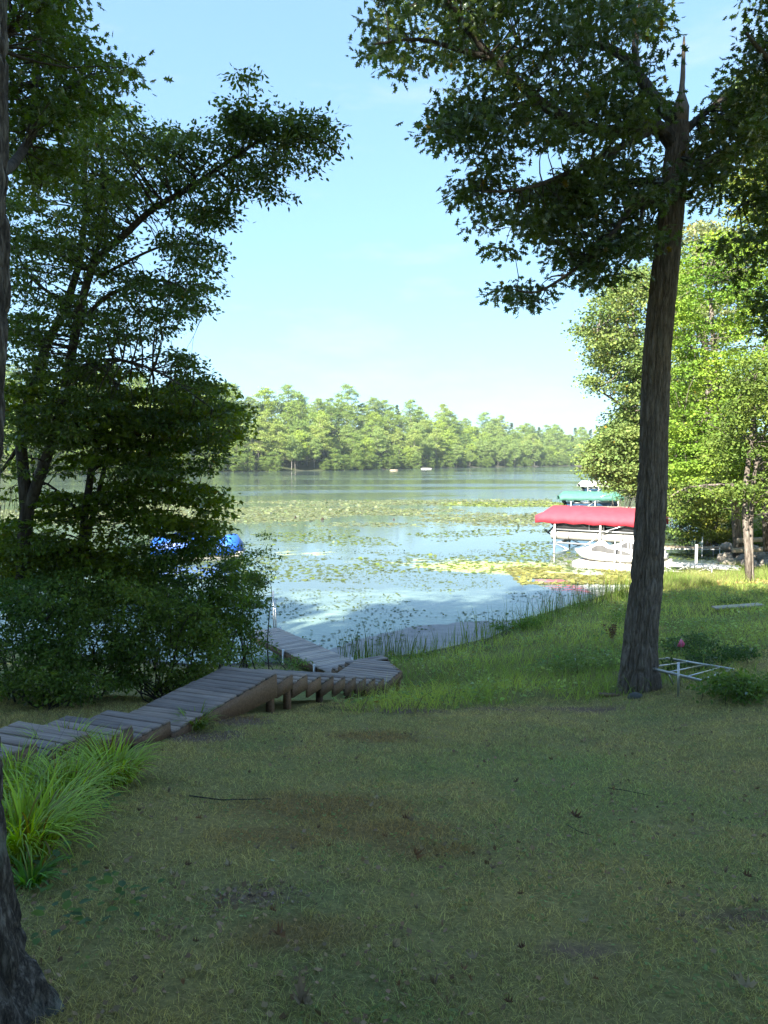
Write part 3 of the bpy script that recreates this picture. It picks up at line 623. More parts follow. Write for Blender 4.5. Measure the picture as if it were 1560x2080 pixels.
shrub('leafy shrub growing just left of the stump and the ramp', 335, 1300, 120, 105, 12.2, .9, 120, base_=(.034, .068, .024))
shrub('tall shrub that stands against the blue tarped boat', 400, 1200, 105, 120, 13.4, 1.0, 180, base_=(.034, .070, .022))
shrub('overhanging shrub beside the far end of the wooden dock', 475, 1260, 65, 100, 14.2, .8, 70, base_=(.036, .072, .026))
shrub('yellowish shrub around the foot of the slender maple', 150, 1160, 160, 90, 13.6, 1.0, 130, base_=(.050, .085, .018), tpl='maple', size=.085, per=34)
shrub('low ragged shrub with broad leaves below the maple, near the white boat', 300, 1165, 95, 75, 14.6, .8, 110, base_=(.036, .070, .024))
shrub('upright shrub at the far left under the forked trunk, above the dark weeds', 40, 1150, 90, 70, 12.8, .8, 90, base_=(.036, .066, .02))
shrub('small airy sapling leaning over the water beside the blue tarp', 528, 1135, 38, 60, 14.8, .4, 46, per=34, size=.06, r=.2, nst=5, gap=.3, name='sapling', cat='sapling')
shrub('low leafy brush beside the left edge of the wooden dock', 570, 1345, 60, 18, 16.0, .5, 12, per=36, size=.06, r=.22, nst=4, base_=(.045, .085, .04))
shrub('dark low weeds at the foot of the shrubs on the far left', 100, 1390, 150, 30, 10.2, .5, 50, per=40, r=.22, base_=(.032, .062, .020))
shrub('dark low weeds beside the dry grass left of the ramp', 330, 1375, 120, 18, 11.4, .3, 24, per=36, r=.18, base_=(.034, .062, .020))

# ------------------------------------------------------------------ grass
def blades(P, H, W, lean, C, seg=2, curl=.5, ld=None):
    n = len(P); a = rng.random(n)*2*PI; side = np.stack([np.cos(a), np.sin(a), 0*a], -1)
    b = (rng.random(n)*2*PI) if ld is None else ld+rng.normal(size=n)*.6
    dr = np.stack([np.cos(b), np.sin(b), 0*b], -1); Vs = []
    for k in range(seg+1):
        t = k/seg; h = (H*(t-curl*.35*lean*t*t))[:, None]; off = (lean*H*t**1.8)[:, None]*dr; c = P+off+h*np.array([0, 0, 1.]); w = (W*(1-t)**.7*.5)[:, None]
        if k < seg: Vs += [c-side*w, c+side*w]
        else: Vs += [c]
    V = np.stack(Vs, 1); nv = V.shape[1]; o = (np.arange(n)*nv)[:, None]; Fs = []
    for k in range(seg-1): Fs.append(o+np.array([[2*k, 2*k+1, 2*k+3, 2*k+2]]))
    F3 = o+np.array([[2*(seg-1), 2*(seg-1)+1, 2*seg]]); Fl = [F3]
    if Fs: Fl.append(np.concatenate(Fs))
    return V.reshape(-1, 3), Fl, np.repeat(C, nv, 0)
WALK = []      # footprint centreline segments that grass keeps off (filled below)
A_ = atz(562, 1365, 2.38); B_ = atz(780, 1390, .90); dW = (B_-A_)[:2]; LW = np.linalg.norm(dW); dW = dW/LW; nW = np.array([-dW[1], dW[0]])
RL = atz(337, 1482, 2.38)
def walkdist(x, y):
    """(along, across) from the ramp's outer corner"""
    dx = x-A_[0]; dy = y-A_[1]; return dx*dW[0]+dy*dW[1], dx*nW[0]+dy*nW[1]
def offwalk(x, y, m=.03):
    s, t = walkdist(x, y); return ~((s > -7) & (s < LW+1.6) & (t > -m) & (t < .85+m))
# lawn
n = 430000; Dl = 1.6+(16-1.6)*rng.random(n)**1.25; xl = (rng.random(n)*2-1)*(Dl*.60+.6)
def lawn_ok(x, y): return (y/shore(x) < np.where(x > 0, .53, .66)+(vn(x*.8, y*.8, .1)-.5)*.1) & offwalk(x, y)
k = lawn_ok(xl, Dl) & (rng.random(n) > bare(xl, Dl)*.72) & (rng.random(n) < .25+1.5*np.clip((fbm(xl*4.5, Dl*4.5, .4, 3)-.3)*2, 0, 1)); xl, Dl = xl[k], Dl[k]; n = len(xl)
hs = (.016+.030*rng.random(n)**1.5)*(.6+.8*fbm(xl*1.5, Dl*1.5, .6, 3))*(1+.03*Dl)
cl = lawncol(xl, Dl)*(.55+1.1*rng.random((n, 1))); dry = rng.random(n) < .26; cl[dry] = np.array([.42, .34, .17])*(.5+.6*rng.random((dry.sum(), 1)))
V, F, K = blades(np.stack([xl, Dl, ground(xl, Dl)-.004], -1), hs, .0020+.0006*Dl, .5+1.3*rng.random(n), cl, 2)
tag(mesh_np('lawn_grass', V, F, M['grass'], tint=K), 'short patchy lawn grass, part green and part dry, sloping to the lake', 'grass', kind='stuff')
# clover and broad low weeds between the blades
n = 16000; D2 = 2+12*rng.random(n)**1.2; x2 = (rng.random(n)*2-1)*(D2*.6+.4); k = lawn_ok(x2, D2) & (fbm(x2*1.3+8, D2*1.3, .2, 3) > .50); x2, D2 = x2[k], D2[k]; n = len(x2)
P = np.stack([x2, D2, ground(x2, D2)+.012+.015*rng.random(n)], -1); a = rng.random(n)*2*PI
V, F, K = scatter(template('oval'), P, np.stack([np.cos(a), np.sin(a), .25*rng.normal(size=n)], -1), rng.normal(size=(n, 3))*.35+np.array([0, 0, 1.]), .014+.02*rng.random(n), colours(n, (.22, .29, .11), .3))
tag(mesh_np('lawn_weeds', V, F, M['leaf'], tint=K), 'small broad leaves of clover and plantain scattered through the lawn', 'weeds', kind='stuff')
# tall bank grass
def bank(name, label, n, cond, h0, h1, w, c1, c2, x0, x1, y0, y1, lean=.6, seg=3, dryf=.1, hk=1.0):
    x = rng.uniform(x0, x1, n); y = rng.uniform(y0, y1, n); k = cond(x, y) & offwalk(x, y, .1) & ~((walkdist(x, y)[1] > -.55) & (walkdist(x, y)[1] < .3) & (walkdist(x, y)[0] < LW+1.3) & (walkdist(x, y)[0] > -1)); x, y = x[k], y[k]; m_ = len(x)
    f = fbm(x*.5+3, y*.5, .7, 3)[:, None]; f = np.clip((f-.35)*3.3, 0, 1); c = np.array(c1)*(1-f)+np.array(c2)*f; c = c*(.7+.6*rng.random((m_, 1)))
    d_ = rng.random(m_) < dryf; c[d_] = np.array([.22, .19, .10])*(.6+.6*rng.random((d_.sum(), 1)))
    H = (h0+(h1-h0)*rng.random(m_)**1.6)*(.25+1.5*fbm(x*.8, y*.8, 2.2, 3))
    V, F, K = blades(np.stack([x, y, ground(x, y)-.02], -1), H, w*(.6+.8*rng.random(m_)), lean*(.3+1.2*rng.random(m_)), c, seg)
    return tag(mesh_np(name, V, F, M['grass'], tint=K), label, 'grass', kind='stuff')
uu = lambda x, y: y/shore(x)
bank('bank_grass', 'lush knee-high green grass covering the bank between lawn and water', 135000,
     lambda x, y: (x > -.8) & (uu(x, y) > .50+(vn(x*.8, y*.8, .1)-.5)*.14+.09*rng.random(len(x))) & (uu(x, y) < 1.0) & (fbm(x*.9+5, y*.9, 3.3, 3)+.35*rng.random(len(x)) > .46) & (rng.random(len(x)) < 13/np.maximum(y, 11)), .09, .46, .012, (.24, .35, .08), (.48, .56, .13), -1, 20, 10, 35, .9, 2, .12)
bank('dry_grass', 'straw-coloured unmown grass strip between the shrubs and the boardwalk', 26000,
     lambda x, y: (walkdist(x, y)[1] > .88) & (walkdist(x, y)[1] < 2.6) & (walkdist(x, y)[0] < 1.5), .05, .16, .006, (.28, .25, .10), (.34, .27, .12), -9, -1, 5, 13, .9, 2, .35)
bank('meadow_edge', 'dry straw-coloured fringe of taller grass where the lawn meets the bank', 18000,
     lambda x, y: (x > 0) & (np.abs(uu(x, y)-.53-(vn(x*.8, y*.8, .1)-.5)*.1) < .035), .06, .2, .006, (.28, .27, .09), (.36, .31, .14), -1, 12, 9, 17, .9, 2, .35)
bank('sunlit_reeds', 'sunlit pale green reed grass on the shore behind the oak trunk', 16000,
     lambda x, y: (uu(x, y) > .86) & (uu(x, y) < 1.0) & (x > 11), .26, .52, .016, (.17, .25, .06), (.25, .28, .10), 11, 17.5, 29, 36, .35, 3, .2)
bank('reeds', 'dark upright reeds and cattail leaves along the near waterline', 11000,
     lambda x, y: (uu(x, y) > .92) & (uu(x, y) < 1.045) & (rng.random(len(x)) < np.clip(vn(x*.7+2, y*.7, .3)*1.9-.3, .1, 1)), .45, 1.0, .020, (.085, .14, .025), (.15, .22, .04), -1.2, 13, 18, 34, .22, 3, .06)
n = 26000; x = rng.uniform(-1, 17, n); y = rng.uniform(10.5, 32, n); k = (x > -.8) & (uu(x, y) > .52+.06*rng.random(n)) & (uu(x, y) < .99) & (fbm(x*.7+31, y*.7, 1.1, 3) > .47) & offwalk(x, y, .3); x, y = x[k], y[k]; n = len(x)
P = np.stack([x, y, ground(x, y)+.04+.24*rng.random(n)*fbm(x*.9, y*.9, .4, 2)], -1); a = rng.random(n)*2*PI
V, F, K = scatter(template('oval'), P, np.stack([np.cos(a), np.sin(a), .3*rng.normal(size=n)], -1), rng.normal(size=(n, 3))*.5+np.array([0, 0, 1.]), .05+.07*rng.random(n), colours(n, (.26, .36, .12), .4, .03, P, .6))
tag(mesh_np('bank_weeds', V, F, M['leaf'], tint=K), 'mixed broad-leaved weeds growing through the bank grass', 'weeds', kind='stuff')
# leafy weeds on the bank: separate clumps
n = 0
for (px, py, rx, ry, dd, lab, c) in [(1060, 1258, 62, 32, .8, 'rounded leafy weed clump at the waterline, left of the dead stalk', (.06, .12, .03)), (1400, 1305, 55, 30, .6, 'dark leafy weed patch just right of the pink flag', (.035, .07, .03)),
        (1190, 1345, 80, 22, .7, 'grey-green weed patch left of the oak foot', (.06, .11, .045)), (1470, 1330, 70, 26, .6, 'dark weeds growing behind the aluminium frame', (.035, .075, .028)), (1500, 1390, 80, 34, .6, 'leafy weeds in front of the aluminium frame at the lawn edge', (.05, .10, .03)),
        (1395, 1350, 55, 16, .4, 'dark creeping weeds growing inside the aluminium frame', (.03, .06, .025)), (1500, 1225, 70, 10, .6, 'dark weed strip behind the grey board', (.03, .06, .02)), (1280, 1250, 50, 20, .7, 'tall weeds behind the oak trunk by the reeds', (.055, .11, .03))]:
    g = gpt(px, py+ry*.6); D = g[1]; O = g; o = empty('weed_clump', O); tag(o, lab, 'weeds'); c = tuple(np.array(c)*np.array([2.3, 1.9, 1.4]))
    a = np.linspace(0, 2*PI, 18, endpoint=False); poly = [(px+rx*math.cos(t), py+ry*math.sin(t)) for t in a]
    C = fill(poly, D-dd, D+dd, int(rx*ry/36), .1, 25, px*.1); C[:, 2] = ground(C[:, 0], C[:, 1])+np.abs(C[:, 2]-ground(C[:, 0], C[:, 1])).clip(.03, .26)
    tag(leaves_obj('foliage', o, O, C, 30, .22, .07, 'oval', c, flat=.8, patchy=.35), kind='stuff')
    mb = MB()
    for cc in C[::3]: mb.tube(wiggle((cc[0], cc[1], float(ground(cc[0], cc[1]))-.02), cc, 4, .05), [.004, .004, .003, .002], 4)
    tag(mb.build('stems', M['dark_bark'], o, O), kind='stuff')

# ornamental grass clumps by the boardwalk
def clump(label, px, py, nb, L, c, rad=.18, name='ornamental_grass', w=.016, seg=6):
    g = gpt(px, py); a = rng.random(nb)*2*PI; rr = rad*np.sqrt(rng.random(nb)); P0 = np.stack([g[0]+rr*np.cos(a), g[1]+rr*np.sin(a), 0*a], -1); P0[:, 2] = ground(P0[:, 0], P0[:, 1])-.02
    b = a+rng.normal(size=nb)*.5; d = np.stack([np.cos(b), np.sin(b), 0*b], -1); l = L*(.55+.55*rng.random(nb)); el = np.radians(62+22*rng.random(nb)); bend = 1.1+1.3*rng.random(nb)
    p = P0.copy(); side = np.stack([-np.sin(b), np.cos(b), 0*b], -1); Vs = []
    for k in range(seg+1):
        t = k/seg; ww = (w*(1-.9*t**2)*.5*(.7+.5*rng.random()))
        if k < seg: Vs += [p-side*ww, p+side*ww]
        else: Vs += [p]
        e = el-bend*t**1.1; p = p+(l/seg)[:, None]*(np.cos(e)[:, None]*d+np.sin(e)[:, None]*np.array([0, 0, 1.])); p[:, 2] = np.maximum(p[:, 2], ground(p[:, 0], p[:, 1])+.01)
    V = np.stack(Vs, 1); nv = V.shape[1]; o_ = (np.arange(nb)*nv)[:, None]
    F4 = np.concatenate([o_+np.array([[2*k, 2*k+1, 2*k+3, 2*k+2]]) for k in range(seg-1)]); F3 = o_+np.array([[2*seg-2, 2*seg-1, 2*seg]])
    K = np.repeat(colours(nb, c, .42, .10), nv, 0)
    return tag(mesh_np(name, V.reshape(-1, 3), [F4, F3], M['grass'], tint=K, origin=g), label, 'ornamental grass')
OG = (.33, .47, .06)
for lab, x, y, n_, L in [('lime green arching grass clump nearest the dark trunk', 45, 1740, 400, .62), ('lime green grass clump in front of the lowest left boards', 30, 1640, 420, .62), ('lime green grass clump with the darkest hosta leaves at its foot', 130, 1640, 330, .56), ('rightmost arching lime grass clump of the bed', 225, 1590, 400, .55), ('lime grass clump hiding the step ends by the ramp', 130, 1555, 340, .55), ('lime grass clump between the others at the middle of the bed', 90, 1690, 200, .5)]:
    o = clump(lab, x, y, n_, L, OG); o.location = gpt(x, y)
o = clump('small lone tuft of yellow-green grass against the ramp edge', 398, 1480, 150, .38, (.19, .27, .05), .10); o.location = gpt(398, 1480)
o = clump('tiny bright grass tuft beside the near trunk base', 60, 1800, 60, .26, (.12, .28, .04), .05); o.location = gpt(60, 1800)
for k, (x, y) in enumerate([(150, 1480), (60, 1500)]):
    o = clump(['thin dark seed stalks rising in front of the boards', 'thin dark seed stalks at the left frame edge'][k], x, y+70, 14, 1.0, (.05, .06, .04), .25, 'seed_stalks', .004); o.location = gpt(x, y+70)
# hosta-like broad leaves
LEAFM = []
for k in range(4):
    V = np.array([(0, 0, 0), (.3, .25, .03), (.34, .5, .03), (.2, .8, -.04), (0, 1, -.16), (-.2, .8, -.04), (-.34, .5, .03), (-.3, .25, .03), (0, .5, -.03)])*.062; F = np.array([(8, i, (i+1) % 8) for i in range(8)])
    o = mesh_np('leaf', V, F, M['leaf'], tint=np.tile(np.array([(.11, .19, .075), (.13, .22, .07), (.10, .17, .085), (.16, .25, .06)][k]), (9, 1))); LEAFM.append(o.data); bpy.data.objects.remove(o)
for lab, x, y in [('dark broad-leaved plant tucked under the lime grass', 190, 1650), ('dark broad-leaved plant at the front foot of the lime grass bed', 120, 1790), ('low broad-leaved seedling on the lawn near the trunk', 250, 1850), ('pale broad-leaved seedling between near trunk and dead leaves', 130, 1880)]:
    g = gpt(x, y); pl_ = empty('leafy_plant', g); tag(pl_, lab, 'plant')
    for k in range(22):
        a = random.random()*6.283; rr = random.uniform(.02, .2); lf = bpy.data.objects.new('leaf', LEAFM[k % 4]); col.objects.link(lf); lf.parent = pl_
        lf.location = (rr*math.cos(a), rr*math.sin(a), random.uniform(.03, .13)); lf.rotation_euler = (random.uniform(-.1, .5), random.uniform(-.3, .3), a-PI/2+random.uniform(-.5, .5)); lf.scale = (random.uniform(.6, 1.1),)*3

# ------------------------------------------------------------------ boardwalk and dock
def plank_mesh(L, W, T, k, mat):
    mb = MB(); n = 7; xs = np.linspace(-L/2, L/2, n); rings = []
    for x in xs:
        dy = .004*math.sin(x*5+k*2.1); dz = .004*math.sin(x*3.3+k*1.7); w = W/2+.002*math.sin(x*7+k); b = .006
        rings.append([(x, -w+dy, -T+dz), (x, w+dy, -T+dz), (x, w+dy, -b+dz), (x, w-b+dy, dz), (x, -w+b+dy, dz), (x, -w+dy, -b+dz)])
    mb.loft(rings); o = mb.build('plank', mat); me = o.data; bpy.data.objects.remove(o); return me
def add_plank(me, loc, rz, parent, tilt=0, sx=1.0):
    o = bpy.data.objects.new('plank', me); col.objects.link(o); o.parent = parent; o.location = tuple(loc); o.rotation_euler = (tilt, 0, rz); o.scale = (sx, 1, 1); return o
Wd = .85
wk = empty('wooden_walkway', (A_[0], A_[1], float(ground(A_[0], A_[1])))); WO = np.array(wk.location)
tag(wk, 'weathered wooden boardwalk with ramp, shallow steps and corner landing leading down to the dock', 'boardwalk')
pm = [plank_mesh(Wd, .133, .036, k, M['plank']) for k in range(5)]
angP = math.atan2(nW[1], nW[0])
def wpt(s, t, z): p = A_[:2]+dW*s+nW*t; return np.array([p[0], p[1], z])
def put(s, z, sx=1.0, t0=Wd/2): add_plank(random.choice(pm), wpt(s, t0+random.uniform(-.008, .008), z)-WO, angP+random.uniform(-.006, .006), wk, random.uniform(-.008, .008), sx)
H0 = 2.38; HS = (H0-.90)/10
# ramp
RLn = float(np.dot((RL-A_)[:2], dW))    # negative
npl = int(round(-RLn/.150)); pitch = -RLn/npl
for i in range(npl): put(RLn+pitch*(i+.5), H0)
# steps down
tread = LW/9
for i in range(9):
    for j in range(3): put(tread*i+tread/3*(j+.5), H0-HS*(i+1), 1.0)
# landing
zl = H0-HS*10
for j in range(11):
    s = LW+.147*(j+.5); cut = max(0, (j-6)*.11); left = .35
    L_ = Wd+left-cut; put(s, zl, L_/Wd, (Wd+left+cut)/2)
# steps up at the near end
t2 = .62
for i in range(7):
    for j in range(4): put(RLn-.03-t2*i-t2/4*(j+.5), H0+HS*(i+1), 1.0)
def side_board(poly, t, th, name='stringer'):
    """poly: (s,z) list, extruded across"""
    mb = MB(); n = len(poly); a = [wpt(s, t, z)-WO for s, z in poly]; b_ = [wpt(s, t+th, z)-WO for s, z in poly]
    F = [tuple(range(n)), tuple(range(2*n-1, n-1, -1))]+[(i, n+i, n+(i+1) % n, (i+1) % n) for i in range(n)]
    mb.add(a+b_, F); return mb.build(name, M['stringer'], wk)
tp = .036
for t, th in ((-.004, .04), (Wd-.036, .04)):
    side_board([(RLn, H0-tp-.002), (0.0, H0-tp-.002), (0.0, H0-.36), (RLn*.45, H0-.30), (RLn, H0-.20)], t, th)
    for i in range(9):
        z = H0-HS*(i+1)-tp-.002; s0 = tread*i+.003; s1 = tread*(i+1)-.003
        side_board([(s0, z), (s1, z), (s1, z-.20), (s0, z-.20)] if i < 8 else [(s0, z), (s1, z), (s1, z-.14), (s0, z-.18)], t, th, 'side_board')
    for i in range(7):
        z = H0+HS*(i+1)-tp-.002; s1 = RLn-.03-t2*i-.003; s0 = s1-t2+.006; side_board([(s0, z), (s1, z), (s1, z-.15), (s0, z-.15)], t, th, 'side_board')
side_board([(LW, zl-tp-.002), (LW+1.1, zl-tp-.002), (LW+1.1, zl-.20), (LW, zl-.20)], -.004, .04, 'side_board')
mb = MB(); mb.beam(wpt(LW+1.1, 0, zl-.12)-WO, wpt(LW+1.6, .46, zl-.12)-WO, .04, .16); mb.build('side_board', M['stringer'], wk)
for i in range(10):      # risers
    s = tread*i; z1 = H0-HS*i-tp-.003; mb = MB(); mb.beam(wpt(s-.016, .03, z1-HS/2+.01)-WO, wpt(s-.016, Wd-.04, z1-HS/2+.01)-WO, .024, HS-.03); mb.build('riser', M['stringer'], wk)
for i in range(7):
    s = RLn-.02-t2*i; z1 = H0+HS*(i+1)-tp-.003; mb = MB(); mb.beam(wpt(s-.016, .03, z1-HS/2+.01)-WO, wpt(s-.016, Wd-.04, z1-HS/2+.01)-WO, .024, HS-.03); mb.build('riser', M['stringer'], wk)
for s, t in [(-.06, .08), (-.06, Wd-.1), (.46, .08), (1.6, .09), (2.8, .09), (LW-.06, .09), (LW+.3, .06), (LW+1.05, .06), (LW+1.0, Wd), (RLn+.9, .09), (RLn+.9, Wd-.1)]:
    zt = H0-tp if s < 0 else (zl-tp-.01 if s > LW else H0-HS*(int(s/tread)+1)-tp-.01); p = wpt(s, t, 0); zb = float(ground(p[0], p[1]))-.15
    mb = MB(); mb.box(np.array([p[0], p[1], (zt+zb)/2])-WO, (.09, .09, zt-zb), np.array([[dW[0], nW[0], 0], [dW[1], nW[1], 0], [0, 0, 1]])); mb.build('post', M['stringer'], wk)
# steps from landing to dock and the dock itself
PR = atz(735, 1349, .42); PL = atz(668, 1366, .42); FR = atz(560, 1273, .42)
eD = (FR-PR)[:2]; LD = np.linalg.norm(eD)+.25; eD /= np.linalg.norm(eD); nD = np.array([-eD[1], eD[0]])
wD = abs(float(np.dot((PL-PR)[:2], nD))); angD = math.atan2(nD[1], nD[0])
dk = empty('wooden_dock', (PR[0], PR[1], 0)); DO = np.array(dk.location)
tag(dk, 'grey plank dock running from the foot of the steps out into the water', 'dock')
def dpt(s, t, z): p = PR[:2]+eD*s+nD*t; return np.array([p[0], p[1], z])
pd = [plank_mesh(wD, .118, .034, k+9, M['dockplank']) for k in range(5)]
nd = int(LD/.128)
for i in range(nd):
    add_plank(random.choice(pd), dpt(.128*(i+.5)-.25, wD/2+random.uniform(-.012, .012), .42)-DO, angD+random.uniform(-.008, .008), dk, random.uniform(-.01, .01))
for t in (.02, wD-.06):
    mb = MB(); mb.beam(dpt(-.25, t+.02, .30)-DO, dpt(LD-.3, t+.02, .30)-DO, .04, .15); mb.build('side_beam', M['stringer'], dk)
for s in (.5, 2.2, LD-.5):
    for t in (-.03, wD+.03):
        p = dpt(s, t, 0); mb = MB(); mb.tube([p+[0, 0, -1]-DO, p+[0, 0, .46]-DO], .03, 8); mb.build('leg', M['alu'], dk)
for k, (x, y0, y1) in enumerate([(556, 1200, 1275), (560.5, 1217, 1278)]):
    p0 = atz(x, y1-3, .36)-DO; mb = MB(); D_ = atz(x, y1-3, .36)[1]; p1 = at(x-1+k*-1, y0, D_)-DO; mb.tube([p0+[0, 0, -1.3], p0, p1], .022, 8); mb.build('mooring_pole', M['alu'], dk)
# small steps up from the dock to the landing
ps = [plank_mesh(wD*.96, .138, .036, k+3, M['plank']) for k in range(3)]
for i in range(3):
    z = .42+HS*(i+1)*.95
    for j in range(2):
        p = dpt(-.30-.30*i-.15*(j+.5)+.03, wD/2, z); add_plank(random.choice(ps), p-WO, angD, wk)
    mb = MB(); mb.beam(dpt(-.29-.30*i, .02, z-.09)-WO, dpt(-.29-.30*i, wD-.02, z-.09)-WO, .03, .10); mb.build('riser', M['stringer'], wk)
    for t in (.0, wD-.04):
        mb = MB(); mb.beam(dpt(-.28-.30*i, t+.02, z-.10)-WO, dpt(-.59-.30*i, t+.02, z-.10)-WO, .036, .12); mb.build('side_board', M['stringer'], wk)

# ------------------------------------------------------------------ lily pads
def pads(name, label, n, fn, x0, x1, y0, y1, size, c):
    x = rng.uniform(x0, x1, n); y = rng.uniform(y0, y1, n); k = fn(x, y); x, y = x[k], y[k]; n = len(x)
    a = np.linspace(.35, 2*PI-.05, 8); tv = np.concatenate([[[0, 0, 0]], np.stack([np.cos(a), np.sin(a), 0*a+.03], -1)]); tf = np.array([(0, i, i+1) for i in range(1, 8)])
    P = np.stack([x, y, .006+.02*rng.random(n)], -1); th = rng.random(n)*2*PI; tl = .06+.25*(rng.random(n)**5)
    T = np.stack([np.cos(th), np.sin(th), tl*rng.normal(size=n)], -1); Nn = np.tile([0, 0, 1.], (n, 1))+rng.normal(size=(n, 3))*tl[:, None]
    up = rng.random(n) < .03; Nn[up] = rng.normal(size=(up.sum(), 3)); P[up, 2] += .05
    V, F, K = scatter((tv[:, [0, 1, 2]], tf), P, T, Nn, size*(.5+.8*rng.random(n)), colours(n, c, .3))
    return tag(mesh_np(name, V, F, M['leaf'], tint=K), label, 'lily pads', kind='stuff')
LP = (.21, .245, .125)
def f1(x, y):
    d = fbm(x*.07, y*.12, .2, 4); e = np.clip((y-58)/6, 0, 1)*np.clip((100-y+(x*.12))/8, 0, 1)
    px = 780+x/y*FPX
    return (rng.random(len(x)) < e*np.clip((d-.38)*7, 0, 1)*.85) & (px < 1120)
pads('lily_pads', 'broad band of pale green lily pads across the middle of the lake', 105000, f1, -62, 26, 56, 104, .17, LP)
pads('lily_pads', 'small raft of lily pads in front of the green-roofed boat lift', 4500, lambda x, y: np.hypot((x-17)/9.5, (y-90)/6) < .7+.5*vn(x*.3, y*.3, .2), 6, 27, 82, 98, .2, (.22, .28, .08))
pads('lily_pads', 'scattered dark-edged lily pads on the open water in mid lake', 15000, lambda x, y: (fbm(x*.22+7, y*.3, .6, 4) > .52) & (rng.random(len(x)) < .55), -14, 22, 32, 57, .11, (.14, .19, .05))
pads('lily_pads', 'dense yellow-green pads floating before the covered watercraft', 7000, lambda x, y: (fbm(x*.3+17, y*.4, .6, 3) > .45), 6, 16.5, 31.5, 36.5, .10, (.30, .30, .10))

pads('floating_flecks', 'tiny dark floating leaf flecks on the scum near the dock', 9000, lambda x, y: (y > shore(x)+1.2) & (fbm(x*.5+2, y*.9, .9, 4) > .47), -8, 13, 20, 44, .045, (.12, .16, .06))
